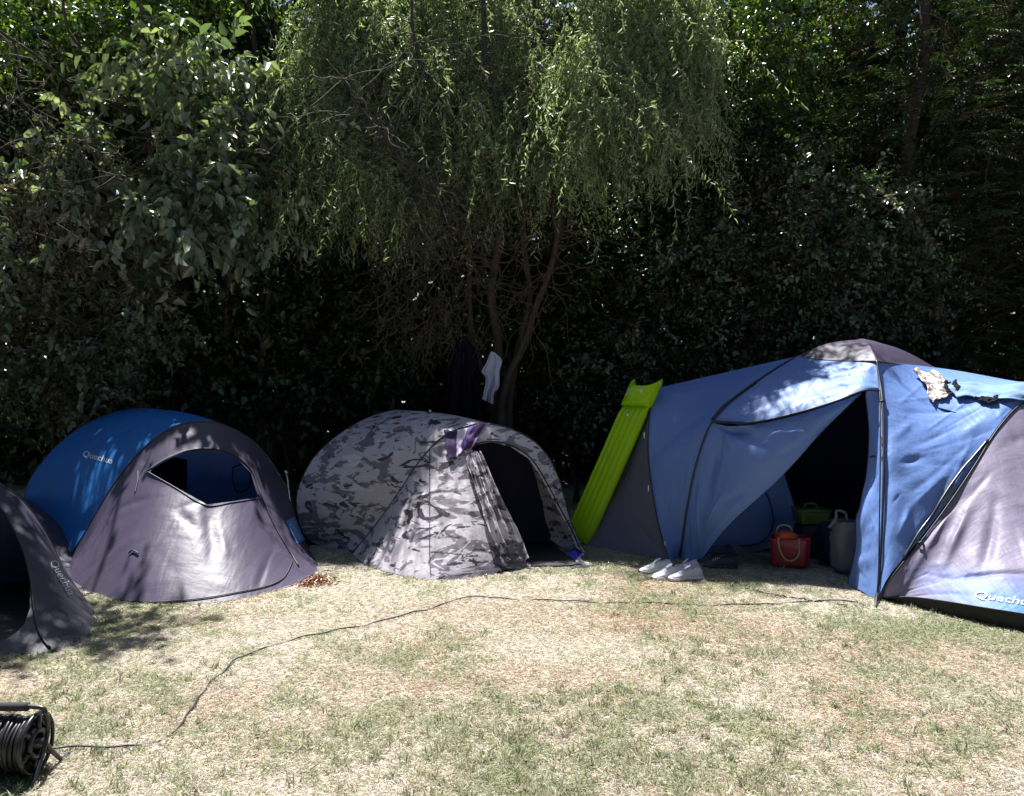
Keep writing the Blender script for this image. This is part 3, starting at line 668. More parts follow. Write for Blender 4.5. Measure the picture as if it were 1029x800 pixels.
# tub groundsheet below the raised hem
tub0 = hem2+np.array([.01, .03, -.005]); tub1 = tub0.copy(); tub1[:, 2] = .0; tub1 += np.array([.0, -.0, 0])
MB().grid(loft([tub0, tub1], 6)).build('groundsheet_tub', M['sheet'], bt)
# cap
ap = W(866,343.5,7.15); Wc, Sc, Ec_, Nc = W(800,358.5,7.2), W(881.5,362.5,6.48), W(939,369,7.05), W(870,350,7.95)
ring = np.vstack([crv([Wc, (Wc+Sc)/2+[0, 0, -.015], Sc], 40)[:-1], crv([Sc, (Sc+Ec_)/2+[0, 0, -.01], Ec_], 40)[:-1], crv([Ec_, Nc], 40)[:-1], crv([Nc, Wc], 40)])
rows = []
for s in np.linspace(0.001, 1, 24):
    r_ = ap*(1-s)+ring*s; r_[:, 2] += .055*np.sin(np.pi*s**.9); rows.append(r_)
g = crumple(np.array(rows), 48, 20, .006, focus=[Sc, ap]); o_cap = grid_obj('cap', g, M['grey'], bt)
MB().tube(ring+[0, 0, -.004], .007).build('cap_hem', M['black'], bt)
# poles and their sleeves
off = np.array([-.006, -.012, .004])
MB().tube(p1[:]+off, .008).build('pole', M['pole'], bt); MB().tube(p2+off*1.5, .009).build('pole', M['pole'], bt)
MB().tube(p2+off*1.2+np.array([-.022, 0, 0])*np.sin(np.linspace(0, np.pi, n))[:, None]*1.2, .005).build('pole', M['pole'], bt)
MB().tube(b1+off, .005).build('seam', M['black'], bt)
broof = bvh_of([o_roof]); bend = bvh_of([o_end]); bup = bvh_of([o_up]); ballt = bvh_of([o_roof, o_up, o_pod, o_flap, o_str, o_end, o_side, o_cap])
P = stube(ballt, [(1004,429),(982,455),(961,479),(937,516),(924,534),(900,574)], 0, off=.012, n=50)
MB().tube(P, .009).build('pole', M['pole'], bt)
MB().tube(b2[:]+np.array([-.003, -.006, .003]), .005).build('seam', M['black'], bt)
MB().tube(awf+np.array([0, -.008, 0]), .008).build('awning_edge', M['black'], bt)
MB().tube(stube(ballt, [(716,423),(725,412),(736,402.5),(760,385)], 0, off=.012), .011).build('pole_sleeve', M['black'], bt)
MB().tube(D_+np.array([0, -.004, 0]), .004).build('zip', M['black'], bt)
MB().tube(R_, .005).build('zip', M['black'], bt)
MB().tube(hem2, .005).build('hem', M['black'], bt)
# white clips on the seams and pole
for px, py in ((649,438),(653,491),(888,442),(887,455),(668,548)):
    c = hit(ballt, px, py, .016)
    if c is not None: MB().tube(crv([c+[0, 0, -.028], c+[0, 0, .028]], 3), .006, 6).build('clip', M['print'], bt)
for px, py in ((886.5,405),(925,547),(878,460)):
    c = hit(ballt, px, py, .012)
    if c is not None: MB().tube(crv([c+[-.02, 0, 0], c+[0, -.012, .012], c+[.02, 0, 0]], 6), .008, 6).build('buckle', M['black'], bt)
# small vent window
vent = [];
for i in range(8):
    row = []
    for j in range(8):
        v = i/7; u = j/7; x = (951-4*v)+(9+1*v)*u; y = 486+22*v-4*u*(1-v)
        q = hit(ballt, x, y, .006); row.append(q if q is not None else (row[-1] if row else W(x, y, 5.4)))
    vent.append(row)
MB().grid(np.array(vent)).build('vent', M['inner_pale'], bt)
text_on(bend, 'Quechua', (978,600.5), (1040,610), 7.0, 'lettering', M['print'], bt, off=.006, bold=.0, slant=.1)
# back wall and light-blocking inner wall
backtop = crv(np.vstack([PW([(665,389,7.65),(728,377,7.9),(775,372,7.85),(801,360,7.4)]), Nc-[0, 0, .03], Ec_-[0, 0, .02], PW([(965,375,7.05),(1029,386,7.0),(1100,395.5,6.85),(1170,407,6.65),(1240,442,6.25)])]), 160)
backbot = crv([[.72, 7.5, 0], [1.2, 8.4, 0], [2.4, 9.0, 0], [3.8, 9.0, 0], [5.0, 8.0, 0], [5.7, 6.6, 0], [4.9, 5.4, 0]], 160)
grid_obj('rear_wall', crumple(loft([backtop, (backtop+backbot)/2+[0, .25, .15], backbot], 50), 49, 30, .012), M['blue'], bt)
ip = crv([p1[i1]+[0.1, .3, 0], W(801,362,7.3)+[0, .1, -.05]], 120)
# ridge filler between p1 top and the back
grid_obj('pod_roof', loft([crv(np.vstack([b1[-1], PW([(728,376,7.6),(770,372,7.5)]), Wc-[0, 0, .02]]), 60), backtop[:60]*0+crv([backtop[0], backtop[20], Nc-[0, 0, .03]], 60)], 12), M['blue'], bt)
# inner bedroom fabric seen through the door
g = loft([crv(PW([(690,470,7.25),(740,478,7.3),(786,470,7.5)]), 60), crv(PW([(690,520,7.1),(745,525,7.15),(801,522,7.35)]), 60), crv(PW([(690,556,7.0),(740,556,7.05),(800,549,7.25)]), 60)], 40)
grid_obj('inner_tent', crumple(g, 50, 20, .02, (.03, .08)), M['inner_blue'], bt)
g2 = loft([crv(PW([(700,548,6.98),(745,548,6.98),(777,542,7.1)]), 40), crv(PW([(700,556,6.96),(745,556,6.96),(777,550,7.08)]), 40)], 8)
grid_obj('inner_hem', g2, M['inner_pale'], bt)
MB().tube(crv(PW([(728,548,6.94),(762,546,7.0),(777,528,7.18),(772,500,7.3),(765,490,7.35)]), 40), .006).build('inner_zip', M['black'], bt)
g = loft([crv(PW([(733,546,6.9),(741,545,6.9)]), 6), crv(PW([(742,559,6.85),(750,556,6.85)]), 6)], 6); grid_obj('care_tag', g, M['inner_pale'], bt)
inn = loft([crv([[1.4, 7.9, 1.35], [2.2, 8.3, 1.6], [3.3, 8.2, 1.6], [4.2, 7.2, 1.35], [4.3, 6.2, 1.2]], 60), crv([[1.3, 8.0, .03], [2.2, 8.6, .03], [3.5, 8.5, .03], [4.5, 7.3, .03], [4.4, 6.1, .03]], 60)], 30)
grid_obj('inner_blocker', crumple(inn, 51, 20, .03, (.04, .1)), M['navy'], bt)  # added navy sheet blocking light so the interior stays dark
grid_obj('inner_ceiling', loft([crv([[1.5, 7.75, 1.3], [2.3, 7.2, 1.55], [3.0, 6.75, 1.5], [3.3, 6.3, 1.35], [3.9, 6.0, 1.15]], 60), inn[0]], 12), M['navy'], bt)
FOOT.append(np.array([[.72, 7.45], [1.33, 6.75], [1.5, 6.95], [2.0, 7.1], [2.6, 6.3], [2.58, 5.65], [3.1, 4.93], [4.3, 4.45], [5.6, 6.6], [5.0, 8.0], [3.8, 9], [2.4, 9], [1.2, 8.4]]))
polyfill('groundsheet', [[.78, 7.45], [1.5, 7.0], [2.1, 7.25], [3.0, 6.6], [2.75, 5.75], [3.4, 5.35], [4.6, 5.1], [5.6, 6.6], [5.0, 8.0], [3.8, 8.9], [2.4, 8.9], [1.2, 8.3]], .02, M['sheet'], bt)
# pegs and corner strap
mb = MB().tube(crv([p2[0]+[-.01, -.02, .06], G(880,612)+[0, 0, .0]], 4), .01, 6); mb.tube(crv([p2[0]+[.04, -.02, .03], G(898,608)], 4), .007, 6)
mb.build('corner_strap', M['black'], bt)

# ------------------------------------------------------------------ air mattress
c = np.array([.40, -.40, .0]); cl = np.linalg.norm(c); c /= cl
bot_, top_ = W(577, 550, 7.42), W(650, 384, 7.5)
ax = top_-bot_; AL = np.linalg.norm(ax); ax /= AL; nm = np.cross(c, ax); nm /= np.linalg.norm(nm)
if nm[1] > 0: nm = -nm
am = thing('air_mattress', 'lime green inflatable air mattress leaning upright against the big tent', 'air mattress', bot_*[1, 1, 0])
def airbed(L0, L1, hw, th, ribs, n=70, m=40, horn=0.0):
    rows = []
    for i in range(m):
        s = i/(m-1); e = min(s, 1-s)*m/3.; ef = math.sqrt(min(1, e)) if e < 1 else 1
        u = np.linspace(0, 2*np.pi, n, endpoint=False); x = np.cos(u); side = np.sin(u)
        prof = np.sqrt(np.clip(1-x**6, 0, 1))*(.74+.26*np.abs(np.sin(ribs*np.pi*(x*.5+.5))))
        prof = prof*np.sign(side)*th*ef
        l = L0+(L1-L0)*s+horn*np.abs(x)**4*s**4
        rows.append(bot_+ax*l[:, None] if hasattr(l, '__len__') else bot_+ax*l)
        rows[-1] = np.array(rows[-1])+c*(x*hw*(.97+.03*ef))[:, None]+nm*prof[:, None]
    return np.array(rows)
g = airbed(0.0, AL*.86, .155, .06, 5); MB().grid(g, close_u=True).add(g[0], [tuple(range(70))]).add(g[-1], [tuple(range(69, -1, -1))]).build('bed_chamber', M['green_air'], am)
g = airbed(AL*.85, AL*.97, .165, .085, 1, horn=.09); g = crumple(g, 71, 40, .012, (.01, .03), (.05, .3)); MB().grid(g, close_u=True).add(g[0], [tuple(range(70))]).add(g[-1], [tuple(range(69, -1, -1))]).build('pillow', M['green_air'], am)
q = bot_+ax*AL*.92+nm*.084
MB().box(q-c*.02, (.085, .032, .002), np.array([c, ax, nm]).T).build('printed_label', simple('pale_print', (.6, .68, .6), rough=.5), am)
q = bot_+ax*AL*.79+nm*.06
MB().tube([q, q+nm*.015], .014, 12).build('valve', simple('pale_valve', (.7, .75, .6), rough=.4), am)

# ------------------------------------------------------------------ laundry
def hang(left, right, Y, m, n, amp, freq, seed, name, mat, label, cat_, rough=0):
    Lc = crv(PW([(a, b, Y) for a, b in left]), m); Rc = crv(PW([(a, b, Y) for a, b in right]), m)
    g = loft([Lc, Rc], n).transpose(1, 0, 2); rg = np.random.default_rng(seed)
    u = np.linspace(0, 1, n)[None, :]; v = np.linspace(0, 1, m)[:, None]
    g = g.copy(); g[..., 1] += amp*(.3+v)*(np.sin(u*freq+v*2+rg.uniform(0, 6))+.4*np.sin(u*freq*2.3-v*3))
    o = MB().grid(crumple(g, seed, 14, amp*.4, (.012, .03), (.05, .25))).build(name, mat, org=g[0].mean(0)); setp(o, label, cat_)
    sm = o.modifiers.new('thickness', 'SOLIDIFY'); sm.thickness = .005; return o
M['tee'] = fabric('pale_blue_cotton', (.5, .54, .72), rough=.9, trans=.15, spec=.1, crinkle=14)
M['coat'] = fabric('navy_cotton', (.008, .008, .015), rough=.9, trans=0, spec=.1)
hang([(493, 353), (489, 364), (484, 374), (488, 379), (487, 392), (484.5, 401)], [(496, 354), (504, 362), (502, 372), (500.5, 390), (496.5, 395), (496, 406.5)], 8.15, 60, 40, .03, 11, 3, 'tee_shirt', M['tee'], 'pale blue tee shirt hanging from the forked tree trunk', 'shirt')
hang([(462, 338), (455, 352), (450, 385), (447, 405), (446, 432)], [(468, 338), (478, 352), (482, 380), (484, 405), (486, 432)], 8.35, 60, 50, .04, 16, 4, 'coat', M['coat'], 'long dark navy coat hanging in the shade left of the pale shirt', 'coat')

mp_, N, L = newmat('patterned_cloth'); b = N['Principled BSDF']; b.inputs['Roughness'].default_value = .9
tc = N.new('ShaderNodeTexCoord'); z = N.new('ShaderNodeTexNoise'); z.inputs['Scale'].default_value = 16; z.inputs['Detail'].default_value = 3; z.inputs['Distortion'].default_value = 1
r = N.new('ShaderNodeValToRGB'); r.color_ramp.elements[0].position = .44; r.color_ramp.elements[0].color = (.12, .10, .09, 1); r.color_ramp.elements[1].position = .52; r.color_ramp.elements[1].color = (.66, .60, .52, 1)
L.new(tc.outputs['Object'], z.inputs['Vector']); L.new(z.outputs['Fac'], r.inputs['Fac']); L.new(r.outputs[0], b.inputs['Base Color'])
g = drape(ballt, [(917, 374), (941, 377), (958, 397), (937, 407)], 40, 40, .012, .008, 5, edge=.07, Yfall=6.5)
o = MB().grid(g).build('cloth', mp_, org=g.mean((0, 1))); setp(o, 'cream and brown patterned cloth drying on the roof of the big tent', 'cloth'); sm = o.modifiers.new('thickness', 'SOLIDIFY'); sm.thickness = .006
M['denim'] = fabric('pale_denim', (.17, .27, .47), rough=.85, trans=.05, spec=.15, crinkle=10)
g = drape(ballt, [(947, 388), (1034, 391), (1034, 404), (962, 402)], 36, 70, .012, .008, 6, edge=.05, Yfall=6.2)
o = MB().grid(g).build('jeans', M['denim'], org=g.mean((0, 1))); setp(o, 'light blue garment laid flat on the roof of the big tent', 'garment'); sm = o.modifiers.new('thickness', 'SOLIDIFY'); sm.thickness = .006
g = drape(ballt, [(943, 389), (960, 386), (964, 395), (950, 398)], 22, 22, .018, .008, 8, edge=.03, Yfall=6.2)
o = MB().grid(g).build('sock', M['coat'], org=g.mean((0, 1))); setp(o, 'small dark navy cloth beside the patterned cloth on the tent roof', 'cloth'); sm = o.modifiers.new('thickness', 'SOLIDIFY'); sm.thickness = .006
g = drape(ballt, [(979, 402), (1003, 401), (1002, 408), (985, 407)], 20, 30, .018, .006, 9, edge=.03, Yfall=6.0)
o = MB().grid(g).build('sock', M['coat'], org=g.mean((0, 1))); setp(o, 'dark sock lying on the light blue garment', 'sock'); sm = o.modifiers.new('thickness', 'SOLIDIFY'); sm.thickness = .006

# ------------------------------------------------------------------ shoes
M['shoe'] = fabric('white_shoe_canvas', (.74, .73, .76), rough=.7, trans=0, spec=.3, bump=.25, crinkle=30)
M['shoe_grey'] = fabric('pale_mesh_shoe', (.55, .54, .62), rough=.75, trans=0, spec=.3, bump=.3, crinkle=40)
M['sole'] = simple('white_rubber', (.66, .66, .68), rough=.55)
M['dkshoe'] = simple('dark_shoe', (.02, .02, .025), rough=.6)
def shoe(pos, yaw, mat, label, sole=None, lace=None, group='shoes at the tent door', roll=0):
    t = thing('shoe', label, 'shoe', pos, group)
    ca, sa = math.cos(yaw), math.sin(yaw); R = np.array([[ca, -sa, 0], [sa, ca, 0], [0, 0, 1]])
    if roll: R = R@np.array([[1, 0, 0], [0, math.cos(roll), -math.sin(roll)], [0, math.sin(roll), math.cos(roll)]])
    T = lambda P: np.asarray(P)@R.T+np.array(pos)
    S = np.linspace(0, 1, 30); Lr = .28
    wid = .052*np.sqrt(np.clip(1-(2*S-1)**8, 0, 1))*(.78+.24*np.sin(S*3.6-.9+1.4)*.6+.12*S); wid = np.maximum(wid, .004)
    wid = np.interp(S, [0, .03, .12, .3, .5, .72, .88, .97, 1], [.006, .022, .034, .036, .036, .046, .042, .024, .006])
    top = np.interp(S, [0, .05, .15, .3, .42, .55, .7, .85, .95, 1], [.05, .088, .095, .082, .088, .078, .058, .046, .036, .018])
    rows = []; sol = []
    for s, w, h in zip(S, wid, top):
        a = np.linspace(0, np.pi, 19); rows.append(np.c_[np.full(19, s*Lr), np.cos(a)*w*(1-.25*np.sin(a)), .022+np.sin(a)**.7*(h-.022)])
        b = np.linspace(0, 2*np.pi, 12, endpoint=False); sol.append(np.c_[np.full(12, s*Lr-.002+.004*s), np.sign(np.cos(b))*np.abs(np.cos(b))**.4*(w+.004), .012+np.sign(np.sin(b))*np.abs(np.sin(b))**.4*.013])
    rows = np.array(rows); keep = np.ones((29, 18), bool); keep[2:12, 6:12] = False
    mb = MB(); gT = T(rows.reshape(-1, 3)).reshape(rows.shape); mb.grid(gT, keep=keep); mb.build('upper', mat, t)
    sg = T(np.array(sol).reshape(-1, 3)).reshape(30, 12, 3); MB().grid(sg, close_u=True).build('rubber_sole', sole or M['sole'], t)
    col_ = [rows[i, 6] for i in range(2, 13)]+[rows[12, j] for j in range(7, 12)]+[rows[i, 12] for i in range(12, 1, -1)]+[rows[2, j] for j in range(11, 5, -1)]
    MB().tube(T(col_), .004, 6).build('collar', mat, t)
    ins = np.array([[.04, -.03, .035], [.13, -.03, .035], [.13, .03, .035], [.04, .03, .035]]); mesh_obj('insole', T(ins), [(0, 1, 2, 3)], M['dkshoe'], t)
    tg = np.array([[[.105+.05*v, (u-.5)*.035, .105-.022*v+.006*math.sin(u*3.14)] for u in np.linspace(0, 1, 5)] for v in np.linspace(0, 1, 6)]); MB().grid(T(tg.reshape(-1, 3)).reshape(tg.shape)).build('tongue', mat, t)
    mb = MB()
    for k in range(4):
        x = .135+.017*k; i = x/Lr*29; h = np.interp(x/Lr, S, top)+.003
        mb.tube(T(crv([[x, -.022, h-.008], [x+.004, 0, h+.002], [x+.01, .022, h-.008]], 7)), .0028, 5)
    mb.build('lace', lace or M['sole'], t); return t
g0 = lambda px, py: G(px, py)*[1, 1, 0]+np.array([0, 0, .012])
shoe(g0(675, 575), math.radians(195), M['shoe'], 'white canvas shoe, farthest left of the shoes at the tent door')
shoe(g0(686, 580.5), math.radians(203), M['shoe'], 'white canvas shoe in front of the other white shoe, toe pointing left')
shoe(g0(703, 575), math.radians(212), M['shoe_grey'], 'pale grey mesh trainer at the right behind its fellow', roll=.3)
shoe(g0(706, 583), math.radians(190), M['shoe_grey'], 'pale grey mesh trainer with loose laces, nearest the camera')
shoe(g0(741, 572.5), math.radians(170), M['dkshoe'], 'black shoe lying just inside the dark tent doorway', sole=M['dkshoe'], lace=M['print'])

# ------------------------------------------------------------------ things just inside the big tent
def softbox(cx, cy, z0, w, d, h, yaw, seed, taper=.9, n=40, m=24, amp=.012, closed=True, pw=.35):
    ca, sa = math.cos(yaw), math.sin(yaw); rows = []
    for v in np.linspace(0, 1, m):
        a = np.linspace(0, 2*np.pi, n, endpoint=False); k = 1-(1-taper)*v
        k *= min(1, math.sqrt(max(0.0, min(1, (v+.02)*8)))); 
        x = np.sign(np.cos(a))*np.abs(np.cos(a))**pw*w/2*k; y = np.sign(np.sin(a))*np.abs(np.sin(a))**pw*d/2*k
        rows.append(np.c_[cx+ca*x-sa*y, cy+sa*x+ca*y, np.full(n, z0+v*h)])
    if closed:
        for q, zz in ((.85, .012), (.5, .02), (.02, .024)):
            r0 = rows[m-1]; c0 = r0.mean(0); rr = c0+(r0-c0)*q; rr[:, 2] = z0+h+zz; rows.append(rr)
    g = np.array(rows); return crumple(g, seed, 22, amp, (.015, .04), (.05, .25))
p = G(798, 574)
M['bag_red'] = simple('orange_red_plastic', (.26, .015, .03), rough=.4, noise=.25, scale=9)
M['bag_pink'] = simple('magenta_plastic', (.4, .03, .10), rough=.45)
t = thing('beach_bag', 'orange and red tote bag with rope handle just inside the big tent door', 'bag', p*[1, 1, 0])
g = softbox(p[0], p[1]+.12, .0, .28, .18, .25, -.3, 3, taper=1.06, closed=False); MB().grid(g, close_u=True).build('bag_body', M['bag_red'], t)
g = softbox(p[0]+.09, p[1]+.13, .01, .16, .17, .25, -.3, 4, taper=1.0, closed=False); MB().grid(g, close_u=True).build('side_panel', M['bag_pink'], t)
fy = p[1]-.0
MB().tube(crv([[p[0]-.12, fy+.03, .27], [p[0]-.125, fy-.0, .2], [p[0]-.08, fy-.02, .10], [p[0]-.02, fy-.02, .09], [p[0]+.03, fy-.015, .14], [p[0]+.04, fy+.01, .26]], 40), .008).build('rope_handle', simple('cream_rope', (.3, .25, .18), rough=.9), t)
MB().tube(crv([[p[0]-.09, fy+.2, .25], [p[0]-.06, fy+.19, .33], [p[0]+.02, fy+.17, .33], [p[0]+.04, fy+.16, .25]], 30), .008).build('rope_handle', bpy.data.materials['cream_rope'], t)
g = softbox(p[0]-.03, p[1]+.12, .2, .2, .14, .08, 0, 8, taper=.8); MB().grid(g, close_u=True).build('folded_towel', simple('orange_cloth', (.45, .07, .02), rough=.8), t)
p = W(811, 570, 6.95)*[1, 1, 0]
t = thing('duffel_bag', 'dark duffel bag in the shade behind the orange tote', 'bag', p)
g = softbox(p[0]+.1, p[1], .02, .5, .3, .25, .1, 6, taper=.8, pw=.6); MB().grid(g, close_u=True).build('bag_body', M['dkshoe'], t)
MB().tube(crv([[p[0]-.0, p[1]-.15, .2], [p[0]+.05, p[1]-.18, .27], [p[0]+.15, p[1]-.18, .27], [p[0]+.2, p[1]-.15, .2]], 20), .01).build('strap', M['black'], t)
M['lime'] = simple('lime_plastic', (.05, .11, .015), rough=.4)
t = thing('crate', 'lime green lidded box resting on the dark duffel bag', 'box', p+[.0, 0, .28])
g = softbox(p[0]+.03, p[1], .28, .26, .2, .11, .1, 7, taper=1.05, amp=.003, pw=.25); MB().grid(g, close_u=True).build('box_body', M['lime'], t)
MB().box([p[0]+.03, p[1], .405], (.14, .11, .012)).build('lid', M['lime'], t)
MB().tube(crv([[p[0]-.03, p[1], .415], [p[0]-.02, p[1], .45], [p[0]+.07, p[1], .45], [p[0]+.08, p[1], .415]], 16), .01).build('handle', simple('dark_green_plastic', (.06, .12, .02), rough=.5), t)
p = W(850, 583, 6.25)*[1, 1, 0]
t = thing('carrier_bag', 'white carrier bag with loop handles standing inside the right edge of the door', 'bag', p)
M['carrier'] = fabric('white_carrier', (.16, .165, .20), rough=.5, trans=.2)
g = softbox(p[0], p[1]+.05, .01, .18, .2, .42, .1, 9, taper=.96, closed=False, amp=.035, pw=.7); MB().grid(g, close_u=True).build('bag_body', M['carrier'], t)
MB().tube(crv([[p[0]-.06, p[1]-.02, .42], [p[0]-.12, p[1]-.06, .44], [p[0]-.17, p[1]-.08, .40], [p[0]-.12, p[1]-.08, .46], [p[0]-.10, p[1]-.05, .52], [p[0]-.02, p[1]-.02, .50], [p[0]+.0, p[1], .43]], 50), .011).build('handle', M['carrier'], t)
p = W(836, 560, 6.6)*[1, 1, 0]
t = thing('rucksack', 'black rucksack in the dark between the orange tote and the white carrier bag', 'bag', p)
g = softbox(p[0], p[1], .02, .26, .2, .32, .2, 12, taper=.8, pw=.6); MB().grid(g, close_u=True).build('bag_body', M['navy'], t)
MB().tube(crv([[p[0]-.05, p[1]-.1, .1], [p[0]-.06, p[1]-.14, .2], [p[0]-.05, p[1]-.1, .3]], 16), .012).build('strap', simple('grey_strap', (.15, .15, .2), rough=.7), t)

# ------------------------------------------------------------------ cable reel
rc = W(37, 757, 3.12); rc[2] = .13
t_reel = thing('cable_reel', 'black extension cable reel at the bottom left corner', 'cable reel', rc*[1, 1, 0])
axr = np.array([1.0, .02, 0]); axr /= np.linalg.norm(axr); sx_ = np.array([-axr[1], axr[0], 0]); up = np.array([0, 0, 1.])
def ringpts(cn, r, n=64, ph=0): a = np.linspace(0, 2*np.pi, n)+ph; return cn+r*(np.cos(a)[:, None]*sx_+np.sin(a)[:, None]*up)
cm = rc+np.array([0, 0, 0]); RW = .115
M['reelp'] = simple('black_reel_plastic', (.014, .014, .018), rough=.35)
for k, o_ in ((0, 0.0), (1, -.26)):
    mb = MB().tube(ringpts(cm+axr*o_, RW), .008, 8, cap=False).tube(ringpts(cm+axr*(o_-.014), RW-.012), .006, 8, cap=False).tube(ringpts(cm+axr*o_, .05), .012, 8, cap=False)
    for a in np.arange(6)*np.pi/3+.3:
        d = math.cos(a)*sx_+math.sin(a)*up; mb.tube([cm+axr*o_+d*.04, cm+axr*o_+d*RW], .010, 6)
    mb.build('flange', M['reelp'], t_reel)
MB().tube([cm-axr*.28, cm+axr*.03], .02, 12).tube([cm-axr*.25, cm-axr*.01], .055, 20).build('drum', M['reelp'], t_reel)
rg = np.random.default_rng(8); mb = MB()
for layer in range(5):
    for k in range(17):
        r0 = .060+layer*.0105; o_ = -.02-.0135*k-(layer % 2)*.006+rg.uniform(-.003, .003); n_ = 48; a = np.linspace(0, 2*np.pi, n_)
        P = cm+axr*(o_+.007*np.sin(a+rg.uniform(0, 6))[:, None])+(r0+.004*np.sin(a*2+rg.uniform(0, 6)))[:, None]*(np.cos(a)[:, None]*sx_+np.sin(a)[:, None]*up)
        mb.tube(P, .0058, 6, cap=False)
mb.build('cable_winding', M['cable'], t_reel)
gy = RW+.02
for o_ in (.035, -.295):
    b0 = cm+axr*o_
    mb = MB().tube(crv([b0+up*(gy-.005), b0+sx_*.02+up*.06, b0+sx_*.0, b0-sx_*.05-up*.07, b0-sx_*.11-up*(rc[2]-.008), b0-sx_*.16-up*(rc[2]-.008)], 40), .009)
    mb.tube(crv([b0, b0+sx_*.06-up*.07, b0+sx_*.12-up*(rc[2]-.008), b0+sx_*.165-up*(rc[2]-.008)], 40), .009)
    mb.build('stand_leg', M['pole'], t_reel)
MB().tube(crv([cm+axr*.035+up*(gy-.005), cm+axr*.03+up*(gy+.004), cm-axr*.02+up*(gy+.012), cm-axr*.24+up*(gy+.012), cm-axr*.29+up*(gy+.004), cm-axr*.295+up*(gy-.01)], 50), .009).build('frame_bar', M['pole'], t_reel)
MB().tube(crv([cm-axr*.03+up*(gy+.012), cm-axr*.23+up*(gy+.013)], 10), .017, 12).build('foam_grip', simple('black_foam', (.025, .025, .03), rough=.9), t_reel)

# ------------------------------------------------------------------ cables in the grass
def cable(pts, name, label, r=.0045, seed=1, mat=None, z=.0135):
    rg = np.random.default_rng(seed); P = crv(np.array([G(x, y) for x, y in pts]), 400); s = np.linspace(0, 1, 400)
    for k in range(1, 6): P[:, :2] += .012/k*np.stack([np.sin(s*37*k+rg.uniform(0, 6)), np.sin(s*31*k+rg.uniform(0, 6))], 1)
    P[:, 2] = z+.005*np.sin(s*60)+.003*np.sin(s*143)
    o = MB().tube(P, r, 7).build(name, mat or M['cable'], org=P[0]); setp(o, label, 'cable'); return o
cable([(50, 757), (75, 756), (103, 755), (128, 752), (150, 749), (170, 742), (183, 732), (191, 716), (203, 697), (216, 682), (235, 669), (255, 658), (270, 651), (295, 644), (325, 638), (355, 632), (395, 624), (425, 615), (447, 607), (470, 602), (505, 603), (541, 605), (600, 606.5), (650, 608), (690, 609.5), (720, 610.5), (775, 608), (829, 606), (862, 607)], 'extension_cable', 'long black extension cable winding across the lawn from the reel', seed=2)
cable([(694, 577), (706, 583), (730, 589), (747, 593), (770, 598), (800, 603), (835, 607), (852, 611)], 'black_cord', 'short black cord in the grass running from the shoes along the doorway', seed=5)

# ------------------------------------------------------------------ trees and shrubs
PAL_BROAD = [(.045, .075, .028), (.06, .09, .035), (.035, .06, .03), (.08, .11, .04), (.05, .08, .045)]
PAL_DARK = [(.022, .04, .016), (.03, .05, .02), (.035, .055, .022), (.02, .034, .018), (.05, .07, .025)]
PAL_WILL = [(.215, .27, .13), (.27, .32, .17), (.17, .22, .11), (.33, .36, .23)]
PAL_BRIGHT = [(.09, .15, .025), (.12, .19, .03), (.07, .12, .025), (.05, .09, .02)]
PAL_SHEEN = [(.10, .13, .085), (.15, .17, .125), (.06, .09, .045), (.11, .10, .07)]  # greyed, paler greens: leaf glint mixed into the colour
PAL_RUST = [(.10, .06, .03), (.07, .075, .03), (.13, .08, .05), (.05, .06, .025)]
def limb(mb, rg, a, b, r0, r1, amp=.08, n=16, freq=3, sides=7):
    P = wander(rg, a, b, n, amp, freq); mb.tube(P, np.linspace(r0, r1, n), sides); return P
def plant(name, label, cat_, base, ells, spec, seed, mat, trunks=(), ntw=900, group=None, bare=0, over=(), trunk_name='trunk', barkm='bark', extra=None):
    """spec: list of (fraction, per, twig_len, leaf_len, leaf_halfwidth, palette, droop, fold, curl, hang)"""
    rg = np.random.default_rng(seed); base = np.array([base[0], base[1], 0.0])
    t = thing(name, label, cat_, base, group)
    parts = []
    for (fr, per, tl, ll, lw, pal, droop, fold, curl, hg) in spec:
        parts.append(foliage(rg, ells, int(ntw*fr), per, tl, ll, lw, pal, droop, .2, fold, curl, hg, shell=.35))
    if extra: parts.append(extra(rg))
    if over:
        parts.append(foliage(rg, [e[:6] for e in over], 170*len(over), 9, .4, .085, .03, PAL_BRIGHT, .25, .2, .2, .15, .3, shell=.2, clip=True))
    V, Pn, C = cat(parts); fast_mesh('crown', V, Pn, C, mat, t)
    mb = MB(); ends = []
    for (a, b, r0, r1) in trunks:
        P = limb(mb, rg, a, b, r0, r1, .02, 18); ends.append(P)
    E_ = np.array(ells)
    for e in over:
        limb(mb, rg, ends[0][12], [e[0], e[1], e[2]], .03, .01, .06, 14)
    # limbs reaching into every clump, then fine twigs
    for e in E_:
        src = ends[rg.integers(len(ends))] if ends else None
        st = src[rg.integers(8, 17)] if src is not None else np.array([e[0]+rg.uniform(-.3, .3), e[1]+.2, .0])
        for k in range(3):
            d = norm(rg.normal(size=3)); limb(mb, rg, st, e[:3]+d*e[3:6]*.6, .014, .004, .1, 12, 4, 5)
    mb.build(trunk_name, M[barkm], t)
    if bare:
        mb = MB()
        for k in range(bare):
            e = E_[rg.integers(len(E_))]; d = norm(rg.normal(size=3)); a = e[:3]+d*e[3:6]*rg.uniform(.5, 1); b = a+rg.normal(size=3)*.25+np.array([0, -.05, -.15])
            mb.tube(wander(rg, a, b, 9, .12, 6), np.linspace(.005, .002, 9), 3, cap=False)
        setp(mb.build('bare_twigs', M['twig'], t), kind='stuff')
    return t

def wp(px, py, Y): return W(px, py, Y)
def E_(px, py, Y, rx, ry, rz): p = W(px, py, Y); return (p[0], p[1], p[2], rx, ry, rz)

